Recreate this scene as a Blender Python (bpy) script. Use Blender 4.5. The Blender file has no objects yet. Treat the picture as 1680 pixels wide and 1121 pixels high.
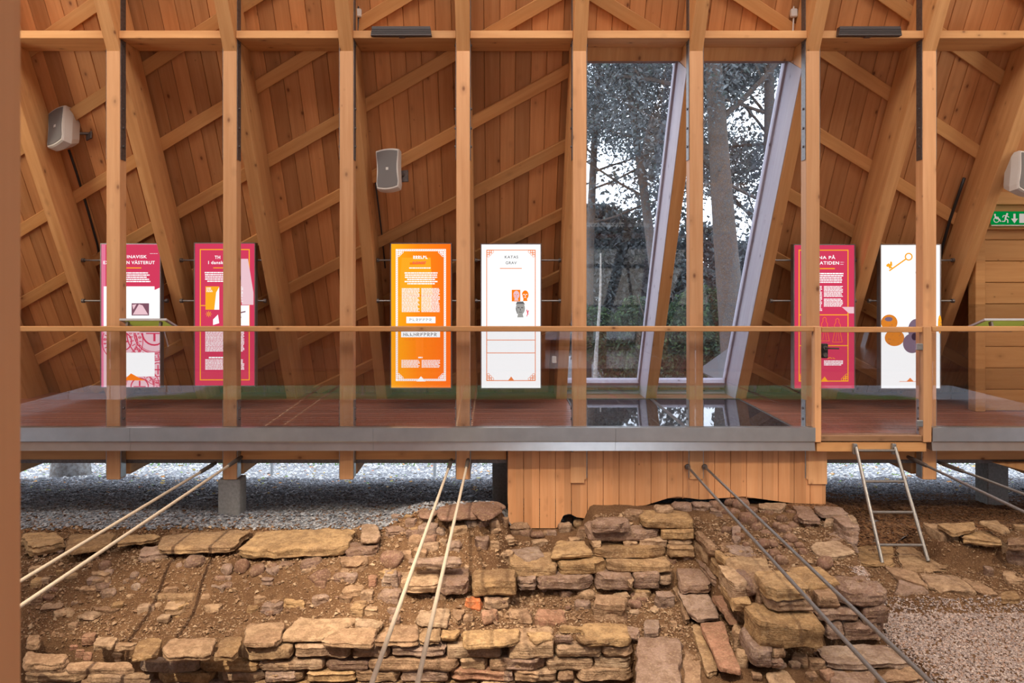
import bpy, bmesh, math, random
from mathutils import Vector, Matrix, noise, Euler
random.seed(7)
SC = bpy.context.scene
COL = SC.collection
F = 1164.4            # focal length in pixels of a 1680 px wide frame
CX, CY, ZC = 820.0, 453.0, 1.64

# ------------------------------------------------------------ camera
cam = bpy.data.cameras.new('camera'); camo = bpy.data.objects.new('camera', cam); COL.objects.link(camo)
camo.location = (0, 0, ZC); camo.rotation_euler = (math.radians(90), 0, 0)
cam.sensor_width = 36; cam.lens = F/1680*36
cam.shift_x = (840-CX)/1680; cam.shift_y = -(560.5-CY)/1680
cam.clip_start = .05; cam.clip_end = 300
cam.dof.use_dof = True; cam.dof.focus_distance = 7.6; cam.dof.aperture_fstop = 13
SC.camera = camo
SC.view_settings.view_transform = 'Standard'; SC.view_settings.look = 'None'
SC.view_settings.exposure = -0.14; SC.view_settings.gamma = 1
SC.view_settings.use_curve_mapping = False

# ------------------------------------------------------------ overcast sky
W = bpy.data.worlds.new('overcast_sky'); SC.world = W; W.use_nodes = True
nt = W.node_tree; nt.nodes.clear()
wo = nt.nodes.new('ShaderNodeOutputWorld'); bg = nt.nodes.new('ShaderNodeBackground')
tc = nt.nodes.new('ShaderNodeTexCoord'); nz = nt.nodes.new('ShaderNodeTexNoise'); rp = nt.nodes.new('ShaderNodeValToRGB')
nz.inputs['Scale'].default_value = 2.5; nz.inputs['Detail'].default_value = 4
rp.color_ramp.elements[0].color = (.70, .82, 1, 1); rp.color_ramp.elements[1].color = (.92, .96, 1, 1)
rp.color_ramp.elements[0].position = .35; rp.color_ramp.elements[1].position = .65
nt.links.new(tc.outputs['Generated'], nz.inputs['Vector']); nt.links.new(nz.outputs['Fac'], rp.inputs[0])
nt.links.new(rp.outputs[0], bg.inputs[0]); nt.links.new(bg.outputs[0], wo.inputs[0])
bg.inputs[1].default_value = 4.2

# ------------------------------------------------------------ lights
def area(name, loc, rot, sx, sy, power, col):
    l = bpy.data.lights.new(name, 'AREA'); l.shape = 'RECTANGLE'; l.size = sx; l.size_y = sy
    l.energy = power; l.color = col
    o = bpy.data.objects.new(name, l); o.location = loc; o.rotation_euler = rot; COL.objects.link(o)
    return o
def aim(o, tgt):
    d = Vector(tgt)-o.location; o.rotation_euler = d.to_track_quat('-Z', 'Y').to_euler()
def spot(name, loc, tgt, power, col, ang, blend=.6, rad=.04):
    l = bpy.data.lights.new(name, 'SPOT'); l.energy = power; l.color = col
    l.spot_size = math.radians(ang); l.spot_blend = blend; l.shadow_soft_size = rad
    o = bpy.data.objects.new(name, l); o.location = loc; COL.objects.link(o); aim(o, tgt)
    return o
WARM = (1, .84, .62)
a = area('left_gable_window_light', (-7.3, 5.2, 3.0), (0, 0, 0), 2.2, 2.4, 110, (1, .93, .74)); aim(a, (0, 8.2, 1.6))
a = area('right_gable_window_light', (8.0, 5.0, 3.0), (0, 0, 0), 2.2, 2.4, 90, (1, .93, .76)); aim(a, (0, 8.4, 1.6))
a = area('hall_light', (0, 3.3, 7.6), (0, 0, 0), 13, 1.6, 540, (1, .92, .84)); aim(a, (0, 8.3, 2.4))  # added overhead fill, no luminaire hangs here
a = area('ridge_skylight', (0, 3.9, 9.3), (0, 0, 0), 14, 1.2, 170, (1, .95, .9))  # added unseen fill below the ridge, the roof has no opening there
a = area('near_roof_window_light', (0.5, .9, 4.2), (0, 0, 0), 11, 1.6, 75, (1, .93, .86)); aim(a, (0.5, 8.5, 1.6))  # added wide fill inside the near slope, not tied to a window
spot('ruin_spotlight', (-3.2, 1.4, 4.9), (-1.75, 5.35, -1.3), 3900, WARM, 34)
spot('ruin_spotlight', (-.9, 3.0, 5.2), (.1, 5.7, -1.2), 2300, WARM, 36)
spot('ruin_spotlight', (1.4, 1.6, 4.9), (2.6, 5.2, -1.0), 900, WARM, 44)
spot('ruin_spotlight', (5.6, 2.0, 4.9), (4.3, 6.3, -1.0), 800, WARM, 44)

# ------------------------------------------------------------ helpers
def P(px, py, Y): return Vector(((px-CX)*Y/F, Y, ZC-(py-CY)*Y/F))
def atz(px, py, z):
    Y = (ZC-z)*F/(py-CY); return P(px, py, Y)

def tag(o, label=None, cat=None, group=None, kind=None):
    if label: o['label'] = label
    if cat: o['category'] = cat
    if group: o['group'] = group
    if kind: o['kind'] = kind
    return o
def empty(name, loc, label, cat, group=None, rot=None):
    o = bpy.data.objects.new(name, None); o.location = loc; COL.objects.link(o)
    o.empty_display_size = .1
    if rot: o.rotation_euler = rot
    return tag(o, label, cat, group)

class MB:
    def __init__(s): s.v = []; s.f = []; s.mi = []
    def add(s, vs, fs, mi=0):
        n = len(s.v); s.v += [tuple(p) for p in vs]
        for f in fs: s.f.append([n+i for i in f]); s.mi.append(mi)
        return s
    def box(s, x0, x1, y0, y1, z0, z1, mi=0, m=None):
        vs = [Vector((x, y, z)) for x in (x0, x1) for y in (y0, y1) for z in (z0, z1)]
        if m: vs = [m @ v for v in vs]
        return s.add(vs, [(0,1,3,2),(4,6,7,5),(0,4,5,1),(2,3,7,6),(0,2,6,4),(1,5,7,3)], mi)
    def cbox(s, x0, x1, y0, y1, z0, z1, c=.005, mi=0):
        # box with chamfered edges
        pts = []
        xs, ys, zs = (x0, x1), (y0, y1), (z0, z1)
        for i in (0, 1):
            for j in (0, 1):
                for k in (0, 1):
                    sx, sy, sz = (c, -c)[i], (c, -c)[j], (c, -c)[k]
                    pts.append((xs[i], ys[j]+sy, zs[k]+sz)); pts.append((xs[i]+sx, ys[j], zs[k]+sz)); pts.append((xs[i]+sx, ys[j]+sy, zs[k]))
        bm = bmesh.new(); vv = [bm.verts.new(p) for p in pts]
        r = bmesh.ops.convex_hull(bm, input=vv)
        bm.verts.ensure_lookup_table(); bm.verts.index_update()
        vs = [v.co.copy() for v in bm.verts]; fs = [[v.index for v in f.verts] for f in bm.faces]
        bm.free(); return s.add(vs, fs, mi)
    def tube(s, pts, rad, n=8, mi=0, cap=True):
        pts = [Vector(p) for p in pts]; rings = []
        if not hasattr(rad, '__len__'): rad = [rad]*len(pts)
        for i, p in enumerate(pts):
            d = (pts[min(i+1, len(pts)-1)]-pts[max(i-1, 0)])
            if d.length < 1e-9: d = Vector((0, 0, 1))
            d.normalize()
            up = Vector((0, 0, 1)) if abs(d.z) < .9 else Vector((1, 0, 0))
            a = d.cross(up).normalized(); b = d.cross(a)
            rings.append([p+(a*math.cos(2*math.pi*k/n)+b*math.sin(2*math.pi*k/n))*rad[i] for k in range(n)])
        vs = [q for r in rings for q in r]; fs = []
        for i in range(len(rings)-1):
            for k in range(n):
                fs.append((i*n+k, i*n+(k+1) % n, (i+1)*n+(k+1) % n, (i+1)*n+k))
        if cap: fs.append(tuple(range(n))[::-1]); fs.append(tuple((len(rings)-1)*n+k for k in range(n)))
        return s.add(vs, fs, mi)
    def poly(s, pts, depth, mi=0):
        """polygon in the XZ plane (list of Vector), extruded by +Y depth"""
        n = len(pts); a = [Vector(p) for p in pts]; b = [p+Vector((0, depth, 0)) for p in a]
        fs = [tuple(range(n)), tuple(range(2*n-1, n-1, -1))]+[(i, i+n, (i+1) % n+n, (i+1) % n) for i in range(n)]
        return s.add(a+b, fs, mi)
    def build(s, name, mats, parent=None, loc=None, rot=None, smooth=False, weld=False):
        me = bpy.data.meshes.new(name); me.from_pydata(s.v, [], s.f)
        if not isinstance(mats, (list, tuple)): mats = [mats]
        for m in mats: me.materials.append(m)
        if len(mats) > 1: me.polygons.foreach_set('material_index', s.mi)
        bm = bmesh.new(); bm.from_mesh(me)
        if weld: bmesh.ops.remove_doubles(bm, verts=bm.verts, dist=1e-5)
        bmesh.ops.recalc_face_normals(bm, faces=bm.faces); bm.to_mesh(me); bm.free()
        if smooth: me.shade_smooth()
        o = bpy.data.objects.new(name, me); COL.objects.link(o)
        if loc: o.location = loc
        if rot: o.rotation_euler = rot
        if parent: o.parent = parent
        return o

def beam(name, p0, p1, w, h, mat, parent=None, roll=0, cham=.006):
    """timber of local length Z from p0 to p1; w along local X, h along local Y"""
    p0, p1 = Vector(p0), Vector(p1); d = p1-p0; L = d.length
    q = d.to_track_quat('Z', 'Y').to_matrix().to_4x4()
    m = MB(); m.cbox(-w/2, w/2, -h/2, h/2, 0, L, cham)
    o = m.build(name, mat); o.matrix_world = Matrix.Translation(p0) @ q @ Matrix.Rotation(roll, 4, 'Z')
    if parent:
        o.matrix_world = parent.matrix_world.inverted() @ o.matrix_world; o.parent = parent
    return o

# ------------------------------------------------------------ materials
def new_mat(name):
    m = bpy.data.materials.new(name); m.use_nodes = True
    n = m.node_tree; n.nodes.clear()
    o = n.nodes.new('ShaderNodeOutputMaterial'); b = n.nodes.new('ShaderNodeBsdfPrincipled')
    n.links.new(b.outputs[0], o.inputs[0]); return m, n, b, o
class G:
    def __init__(s, nt): s.t = nt
    def n(s, typ, **kw):
        x = s.t.nodes.new(typ)
        for k, v in kw.items(): setattr(x, k, v)
        return x
    def L(s, a, b): s.t.links.new(a, b)
    def val(s, x, inp):
        if hasattr(x, 'links'): s.L(x, inp)
        else: inp.default_value = x
    def math(s, op, a, b=0., c=None):
        x = s.n('ShaderNodeMath', operation=op); s.val(a, x.inputs[0]); s.val(b, x.inputs[1])
        if c is not None: s.val(c, x.inputs[2])
        return x.outputs[0]
    def vmap(s, vec, scale=(1, 1, 1), loc=None):
        x = s.n('ShaderNodeVectorMath', operation='MULTIPLY'); s.L(vec, x.inputs[0]); x.inputs[1].default_value = scale
        return x.outputs[0]
    def vadd(s, a, b):
        x = s.n('ShaderNodeVectorMath', operation='ADD'); s.L(a, x.inputs[0]); s.L(b, x.inputs[1]); return x.outputs[0]
    def noise(s, vec, scale=1, detail=3, rough=.55):
        x = s.n('ShaderNodeTexNoise'); s.L(vec, x.inputs['Vector']); x.inputs['Scale'].default_value = scale
        x.inputs['Detail'].default_value = detail; x.inputs['Roughness'].default_value = rough; return x.outputs['Fac']
    def ramp(s, fac, stops):
        x = s.n('ShaderNodeValToRGB'); s.L(fac, x.inputs[0]); e = x.color_ramp.elements
        while len(e) < len(stops): e.new(.5)
        for i, (p, c) in enumerate(stops):
            e[i].position = p; e[i].color = (*c, 1) if hasattr(c, '__len__') else (c, c, c, 1)
        return x.outputs[0]
    def mix(s, fac, a, b, typ='MIX'):
        x = s.n('ShaderNodeMix', data_type='RGBA', blend_type=typ); s.val(fac, x.inputs[0])
        for v, i in ((a, 6), (b, 7)):
            if hasattr(v, 'links'): s.L(v, x.inputs[i])
            else: x.inputs[i].default_value = (*v, 1)
        return x.outputs[2]
    def bump(s, h, dist, bsdf, strength=1):
        x = s.n('ShaderNodeBump'); x.inputs['Distance'].default_value = dist; x.inputs['Strength'].default_value = strength
        s.L(h, x.inputs['Height']); s.L(x.outputs[0], bsdf.inputs['Normal'])

def wood(name, light, dark, axis='z', plank=None, knots=.115, rough=.62, plank_axis='x', tone=.16, flat=None):
    """pine: grain along the local axis, knots, a tone of its own for each timber or plank"""
    m, t, b, o = new_mat(name); g = G(t)
    tcx = g.n('ShaderNodeTexCoord'); oi = g.n('ShaderNodeObjectInfo')
    cv = g.n('ShaderNodeCombineXYZ'); k = g.math('MULTIPLY', oi.outputs['Random'], 37.); g.L(k, cv.inputs[0]); g.L(k, cv.inputs[2])
    vec = g.vadd(tcx.outputs['Object'], cv.outputs[0])
    tonev = oi.outputs['Random']
    if plank:
        sp = g.n('ShaderNodeSeparateXYZ'); g.L(tcx.outputs['Object'], sp.inputs[0])
        idx = g.math('FLOOR', g.math('DIVIDE', sp.outputs['XYZ'.index(plank_axis.upper())], plank))
        wn = g.n('ShaderNodeTexWhiteNoise', noise_dimensions='1D'); g.L(idx, wn.inputs['W']); tonev = wn.outputs['Value']
        c2 = g.n('ShaderNodeCombineXYZ'); g.L(g.math('MULTIPLY', wn.outputs['Value'], 23.), c2.inputs['XYZ'.index(axis.upper())])
        vec = g.vadd(vec, c2.outputs[0])
    sc = [16, 16, 16]; sc[' xyz'.index(axis)-1] = .9
    kn = [7.5, 7.5, 7.5]; kn[' xyz'.index(axis)-1] = 4.6
    if flat: kn['xyz'.index(flat)] = .01
    g1 = g.noise(g.vmap(vec, sc), 1, 4, .6)
    sc2 = [x*5 for x in sc]; sc2[' xyz'.index(axis)-1] = 3
    g2 = g.noise(g.vmap(vec, sc2), 1, 2, .5)
    base = g.mix(g.ramp(g1, [(.3, 0.), (.72, 1.)]), light, dark)
    base = g.mix(g.math('MULTIPLY', g2, .35), base, dark)
    vo = g.n('ShaderNodeTexVoronoi', feature='F1'); g.L(g.vmap(vec, kn), vo.inputs['Vector']); vo.inputs['Scale'].default_value = 1
    sx = g.n('ShaderNodeSeparateColor'); g.L(vo.outputs['Color'], sx.inputs[0])
    size = g.math('MULTIPLY', g.math('GREATER_THAN', sx.outputs[0], .25), g.math('MULTIPLY_ADD', sx.outputs[1], knots*1.1, knots*.35))
    kk = g.math('DIVIDE', vo.outputs['Distance'], g.math('ADD', size, 1e-4))
    km = g.ramp(kk, [(.35, 1.), (1., 0.)])
    halo = g.ramp(g.math('MULTIPLY', kk, .42), [(.3, 1.), (1., 0.)])
    base = g.mix(g.math('MULTIPLY', halo, .35), base, tuple(c*.55 for c in dark))
    base = g.mix(g.math('MULTIPLY', km, .85), base, (dark[0]*.30, dark[1]*.2, dark[2]*.2))
    mul = g.math('MULTIPLY_ADD', tonev, tone*2, 1-tone)
    hs = g.n('ShaderNodeHueSaturation'); g.L(base, hs.inputs['Color']); g.L(mul, hs.inputs['Value'])
    g.L(hs.outputs[0], b.inputs['Base Color'])
    b.inputs['Roughness'].default_value = rough
    b.inputs['Specular IOR Level'].default_value = .35
    g.bump(g1, .0015, b)
    return m

def plain(name, col, rough=.5, metal=0., bumpd=0, nscale=30, var=.0, spec=.5):
    m, t, b, o = new_mat(name); g = G(t)
    tcx = g.n('ShaderNodeTexCoord'); nn = g.noise(tcx.outputs['Object'], nscale, 4)
    c = g.mix(g.math('MULTIPLY', g.ramp(nn, [(.3, 0.), (.7, 1.)]), 1.), tuple(x*(1-var) for x in col), tuple(min(1, x*(1+var)) for x in col))
    g.L(c, b.inputs['Base Color']); b.inputs['Roughness'].default_value = rough; b.inputs['Metallic'].default_value = metal
    b.inputs['Specular IOR Level'].default_value = spec
    if bumpd: g.bump(nn, bumpd, b)
    return m
def emit(name, col, st):
    m, t, b, o = new_mat(name); t.nodes.remove(b)
    e = t.nodes.new('ShaderNodeEmission'); e.inputs[0].default_value = (*col, 1); e.inputs[1].default_value = st
    t.links.new(e.outputs[0], o.inputs[0]); return m
def glass(name, tint, ior=1.5, dust=0.0):
    m, t, b, o = new_mat(name); t.nodes.remove(b); g = G(t)
    tr = g.n('ShaderNodeBsdfTransparent'); tr.inputs[0].default_value = (*tint, 1)
    gl = g.n('ShaderNodeBsdfGlossy'); gl.inputs['Roughness'].default_value = .0
    fr = g.n('ShaderNodeFresnel'); ge = g.n('ShaderNodeNewGeometry'); g.L(g.math('MULTIPLY_ADD', ge.outputs['Backfacing'], 1/ior-ior, ior), fr.inputs[0])
    mx = g.n('ShaderNodeMixShader'); g.L(g.math('MULTIPLY', fr.outputs[0], 1.6), mx.inputs[0])
    g.L(tr.outputs[0], mx.inputs[1]); g.L(gl.outputs[0], mx.inputs[2]); out = mx.outputs[0]
    if dust:
        tcx = g.n('ShaderNodeTexCoord'); nn = g.noise(tcx.outputs['Object'], 3.5, 6, .7)
        df = g.n('ShaderNodeBsdfDiffuse'); df.inputs[0].default_value = (.75, .78, .85, 1)
        m2 = g.n('ShaderNodeMixShader'); g.L(g.math('MULTIPLY', g.ramp(nn, [(.35, .2), (.75, 1.)]), dust), m2.inputs[0])
        g.L(out, m2.inputs[1]); g.L(df.outputs[0], m2.inputs[2]); out = m2.outputs[0]
    g.L(out, o.inputs[0]); return m

def limestone(name, cols, bumpd=.022, strata=True):
    m, t, b, o = new_mat(name); g = G(t)
    tcx = g.n('ShaderNodeTexCoord'); oi = g.n('ShaderNodeObjectInfo')
    cv = g.n('ShaderNodeCombineXYZ'); k = g.math('MULTIPLY', oi.outputs['Random'], 50.); g.L(k, cv.inputs[0]); g.L(k, cv.inputs[1])
    vec = g.vadd(tcx.outputs['Object'], cv.outputs[0])
    st = [(i/(len(cols)-1)*.9+.05, c) for i, c in enumerate(cols)]
    rnd = g.math('MULTIPLY_ADD', g.noise(vec, 3.2, 3), .7, g.math('MULTIPLY', g.math('SUBTRACT', oi.outputs['Random'], .5), .75))
    base = g.ramp(g.math('ADD', rnd, .12), st)
    n1 = g.noise(vec, 14, 6, .7); n2 = g.noise(vec, 60, 3, .6)
    base = g.mix(g.ramp(n1, [(.42, .55), (.6, 0.)]), base, (.115, .06, .03), 'MIX')
    base = g.mix(g.math('MULTIPLY', g.ramp(n2, [(.5, 0.), (.75, 1.)]), .35), base, (.62, .47, .29))
    g.L(base, b.inputs['Base Color']); b.inputs['Roughness'].default_value = .92; b.inputs['Specular IOR Level'].default_value = .2
    h = g.math('ADD', g.math('MULTIPLY', n1, .8), g.math('MULTIPLY', n2, .3))
    if strata:
        s = g.noise(g.vmap(vec, (1.5, 1.5, 42)), 1, 3, .6); h = g.math('ADD', h, g.math('MULTIPLY', s, .6))
    g.bump(h, bumpd, b); return m

PINE = wood('pine_timber', (.66, .36, .155), (.50, .235, .085))
PINE_POST = wood('pine_post_timber', (.68, .385, .20), (.54, .27, .12))
BOARD = wood('pine_roof_boarding', (.62, .30, .125), (.45, .19, .068), plank=.172, knots=.10, tone=.24, flat='y')
CLAD = wood('pine_cladding', (.66, .345, .17), (.52, .235, .10), plank=.166, knots=.10, tone=.14, flat='y')
PLANKH = wood('horizontal_pine_boards', (.52, .28, .11), (.40, .19, .065), axis='x', plank=.26, plank_axis='z', tone=.2, flat='y')
DECK = wood('brown_deck_boards', (.33, .135, .085), (.22, .075, .045), axis='x', plank=.12, plank_axis='y', knots=.03, rough=.34, tone=.2)
BATTEN = wood('pine_battens', (.68, .37, .15), (.54, .26, .09), knots=.10, flat='y')
STEEL = plain('galvanised_steel', (.40, .42, .44), .38, .85, 0, 25, .12)
DSTEEL = plain('dark_steel_plate', (.16, .14, .135), .5, .7, 0, 40, .25)
ALU = plain('brushed_aluminium_channel', (.60, .61, .62), .30, .9, 0, 6, .06)
LADM = plain('dull_aluminium', (.25, .24, .235), .42, .75, 0, 50, .12)
RODM = plain('cream_tie_rod', (.44, .37, .29), .5, .1, 0, 60, .08)
RODD = plain('dark_rod_end', (.10, .085, .075), .5, .4, 0, 60, .1)
CONC = plain('grey_concrete', (.22, .22, .22), .9, 0, .003, 35, .2)
DARKLAMP = plain('dark_bronze_lamp_housing', (.055, .045, .045), .5, .2)
SPKW = plain('white_speaker_shell', (.56, .53, .50), .5)
SPKG = plain('grey_speaker_grille', (.15, .14, .14), .75, 0, .002, 220, .15)
BLACK = plain('black_plastic', (.018, .018, .02), .45)
FRAMEG = plain('grey_frame_profile', (.26, .24, .25), .4, .6)
GREENS = plain('pale_green_board', (.52, .62, .22), .7)
BORDERG = plain('grey_board_edge', (.42, .42, .45), .5)
EARTH = None
RGLASS = glass('railing_glass', (.972, .968, .975), 1.55, .006)
WGLASS = glass('window_glass', (.96, .975, .985), 1.5, .022)  # pale film veils the trees, haze mixed into the pane
FGLASS_M, t_, b_, o_ = new_mat('dark_floor_glass')
b_.inputs['Base Color'].default_value = (.02, .024, .03, 1); b_.inputs['Roughness'].default_value = .02; b_.inputs['IOR'].default_value = 1.9

XI = lambda i: (-3.315+i)*1.2        # centre of frame i
K = 7.761                            # mirror constant of the building
SIN, COS = .8762, .4819              # slope of the roof
PHI = math.atan2(COS, SIN)
OB = Vector((0, 9.998, 0))           # foot of the boarding plane at floor level
MIR = Matrix.Translation((0, K, 0)) @ Matrix.Scale(-1, 4, (0, 1, 0))
def near_copy(o, label=None, group=None, kind=None):
    """the same timber on the camera's side of the hall"""
    c = o.copy(); COL.objects.link(c); bpy.context.view_layer.update(); c.matrix_world = MIR @ o.matrix_world
    for k_ in list(c.keys()):
        if k_ in ('label', 'group'): del c[k_]
    if label: c['label'] = label
    if group: c['group'] = group
    return c
# ============================================================ ROOM SHELL
X0, X1 = -7.7, 8.4
WX0, WX1 = .892, 3.152                       # the two windows lie between frames 4 and 6
def boarding():
    m = MB(); w = .172; n0 = math.floor(X0/w); n1 = math.ceil(X1/w)
    for k in range(n0, n1):
        a, b_ = k*w+.002, (k+1)*w-.002
        if b_ < WX0+.02 or a > WX1-.02: m.cbox(a, b_, 0, .022, -.12, 12.6, .005)
        else:
            m.cbox(a, b_, 0, .022, 4.62, 12.6, .005); m.cbox(a, b_, 0, .022, -.12, .14, .005)
    m.box(X0, WX0+.02, .024, .07, -.12, 12.6); m.box(WX1-.02, X1, .024, .07, -.12, 12.6)
    m.box(WX0, WX1, .024, .07, 4.64, 12.6); m.box(WX0, WX1, .024, .07, -.12, .12)
    return m
wall = boarding().build('wall_back', BOARD, loc=OB, rot=(PHI, 0, 0)); tag(wall, kind='structure')
near_copy(wall).name = 'wall_front'

for nm, xa in (('wall_left', X0), ('wall_right', X1)):
    m = MB(); ya, yb = 9.95, K-9.95
    vs = [(xa, ya, -.4), (xa, K/2, 11.2), (xa, yb, -.4)]
    vs += [(xa+.06, *v[1:]) for v in vs]
    m.add(vs, [(0, 1, 2), (5, 4, 3), (0, 3, 4, 1), (1, 4, 5, 2), (2, 5, 3, 0)])
    tag(m.build(nm, PLANKH), kind='structure')

# partition with horizontal boards beside the exit at the right end
m = MB(); n = 0
z = -.0
while z < 3.6:
    ytop = 8.75
    m.cbox(5.86, X1-.01, 8.62, 8.65, z+.003, z+.257, .006); z += .26
m.box(5.86, X1-.01, 8.652, 8.70, 0, 2.16)
m.cbox(5.74, 5.86, 8.56, 8.70, 0, 2.3, .006)
m.cbox(5.74, X1-.01, 8.50, 8.70, 2.20, 2.26, .006)
m.cbox(5.74, X1-.01, 8.54, 8.70, 2.50, 2.78, .006)
tag(m.build('wall_partition', PLANKH), kind='structure')

# deck floor
fl = MB(); y = 7.26
while y < 9.93:
    for xa, xb in ((X0, WX0+.0), (3.19, X1)) if 7.36 < y+.06 < 9.46 else ((X0, X1),):
        fl.cbox(xa, xb, y+.003, y+.117, -.03, 0, .004)
    y += .12
fl.box(X0, X1, 7.27, 9.93, -.05, -.031)
floor = fl.build('floor', DECK); tag(floor, kind='structure')
near_copy(floor).name = 'floor_near'
for k, (xa, xb) in enumerate(((.90, 2.0), (2.02, 3.18))):
    t = empty('floor_glass_panel', ((xa+xb)/2, 8.4, 0), ['dark glass floor panel in front of the left window', 'dark glass floor panel in front of the right window'][k], 'floor glass', 'glass panels set in the deck')
    mm = MB(); mm.box((xa-xb)/2+.012, (xb-xa)/2-.012, -1.03, 1.03, -.02, .004); mm.build('glass_pane', FGLASS_M, t)
    mm = MB(); w_ = (xb-xa)/2
    for s in (-1, 1):
        mm.box(s*w_-.012, s*w_+.012, -1.05, 1.05, -.02, .010); mm.box(-w_, w_, s*1.045-.012, s*1.045+.012, -.02, .010)
    mm.build('edge_frame', DSTEEL, t)

# ---------------------------------------------------------------- windows
for k, (xa, xb) in enumerate(((.892, 1.952), (2.092, 3.152))):
    w = empty('window_%d' % (k+1), OB, 'x', 'window', rot=(PHI, 0, 0)); del w['label']; del w['category']; w['kind'] = 'structure'
    m = MB()
    for a, b_ in ((xa, xa+.03), (xb-.03, xb)): m.cbox(a, b_, -.035, .06, .14, 4.60, .003)
    m.cbox(xa+.03, xb-.03, -.06, .06, .13, .21, .003); m.cbox(xa+.03, xb-.03, -.035, .06, 4.55, 4.60, .003)
    m.build('window_frame', wood('window_frame_timber', (.44, .41, .47), (.36, .32, .39)) if k == 0 else bpy.data.materials['window_frame_timber'], w)  # lavender puts the cool daylight into the frame and sill colour
    m = MB(); m.box(xa+.025, xb-.025, .01, .022, .2, 4.56); m.build('pane', WGLASS, w)
    m = MB(); m.box(xb-.006, xb-.001, -.452, -.036, .05, 4.58); m.build('reveal_lining', bpy.data.materials['window_frame_timber'], w)  # added sheet on the rafter side, its colour imitates blue daylight
    m = MB(); m.cbox(xa+.002, xb-.002, -.16, .02, 4.60, 4.80, .004); m.build('window_header', PINE, w)
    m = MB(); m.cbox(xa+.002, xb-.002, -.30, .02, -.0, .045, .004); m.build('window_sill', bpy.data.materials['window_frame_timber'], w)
    wn = w.copy(); COL.objects.link(wn); bpy.context.view_layer.update(); wn.matrix_world = MIR @ w.matrix_world; wn.name = 'window_%d' % (k+3)
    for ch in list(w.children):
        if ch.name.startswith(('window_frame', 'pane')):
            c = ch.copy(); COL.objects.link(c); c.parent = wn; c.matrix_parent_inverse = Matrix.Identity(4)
# small dead leaf stuck behind the top corner of the left window is left to the glass dust

# ============================================================ TIMBER FRAME
raft_lab = {-2: 'slanted pine rafter behind the foreground post at the far left',
 -1: 'leftmost slanted pine rafter, beside the left wall speaker',
 0: 'slanted pine rafter between the coin panel and the thin red panel',
 1: 'slanted pine rafter just right of the left red panel',
 2: 'slanted pine rafter left of the orange panel, under the middle speaker',
 3: 'steep pine rafter between the orange panel and the white portrait panel',
 4: 'near upright pine rafter at the left edge of the left window',
 5: 'pine rafter standing between the two tall windows, tinted blue by daylight',
 6: 'pine rafter at the right edge of the right window, tinted blue by daylight',
 7: 'pine rafter between the right red panel and the white key panel',
 8: 'pine rafter right of the key panel with a black conduit along it',
 9: 'rightmost pine rafter behind the exit sign'}
rm = MB(); rm.cbox(-.07, .07, -.4556, -.046, -.5, 12.55, .006)
r0 = None
for i in range(-2, 10):
    if r0 is None: r0 = o = rm.build('slanted_rafter', PINE)
    else: o = r0.copy(); COL.objects.link(o)
    o.location = (XI(i), OB.y, 0); o.rotation_euler = (PHI, 0, 0)
    tag(o, raft_lab[i], 'rafter', 'rafters of the steep far roof slope')
    bpy.context.view_layer.update()
    near_copy(o, 'pine rafter of the roof slope behind the camera', 'rafters behind the camera')

col_lab = ['leftmost upright pine post, in front of the coin panel',
 'upright pine post crossing the left red panel, standing above the grey concrete pier',
 'upright pine post between the left red panel and the orange panel',
 'upright pine post between the orange panel and the white portrait panel',
 'upright pine post at the left edge of the left window',
 'upright pine post between the two windows',
 'upright pine post crossing the left side of the right red panel',
 'upright pine post beside the glass gate hinges, crossing the key panel']
cm = MB(); w = .07
zs = [(-.456, 7.30), (3.96, 7.30), (3.72, 7.43), (-.456, 7.43)]
vs = [(-w, y, z) for z, y in zs]+[(w, y, z) for z, y in zs]
cm.add(vs, [(0, 1, 2, 3), (7, 6, 5, 4), (0, 4, 5, 1), (1, 5, 6, 2), (2, 6, 7, 3), (3, 7, 4, 0)])
def bolt(parent, x, y, z, s):
    m = MB(); m.tube([(0, 0, 0), (s*.012, 0, 0)], .014, 6); m.build('bolt', DSTEEL, parent, loc=(x, y, z))
pm = None
for i in range(8):
    t = empty('upright_post', (XI(i), 7.30, 0), col_lab[i], 'post', 'upright posts along the walkway edge')
    if pm is None:
        pm = p = cm.build('post_timber', PINE_POST)
        for v in pm.data.vertices: v.co.y -= 7.30
        bv = pm.modifiers.new('b', 'BEVEL'); bv.width = .005; bv.segments = 1
    else: p = pm.copy(); COL.objects.link(p)
    p.parent = t
    bpy.context.view_layer.update()
    nc = p.copy(); COL.objects.link(nc); nc.parent = None; nc.name = 'upright_post_near'
    nc.matrix_world = MIR @ Matrix.Translation((XI(i), 7.30, 0))
    nc.name = 'upright_post'
    tag(nc, 'blurred pine post close to the lens at the left edge of the picture' if i == 3 else 'pine post of the walkway behind the camera', 'post', None if i == 3 else 'posts behind the camera')
    for s in (-1, 1):
        m = MB(); m.box(s*.0715, s*.0775, .008, .105, 2.84, 6.3)
        pl = m.build('steel_plate', DSTEEL, t); pl['label'] = 'long dark steel hanger plate'
        for zz in (4.03, 3.37, 3.17, 2.98): bolt(pl, s*.0775, .055, zz, s)
        m = MB(); m.box(s*.0715, s*.0775, .008, .105, -.44, .36)
        pl = m.build('steel_plate', STEEL, t); pl['label'] = 'short grey steel foot plate'
        for zz in (.27, .16, .05): bolt(pl, s*.0775, .055, zz, s)

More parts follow.
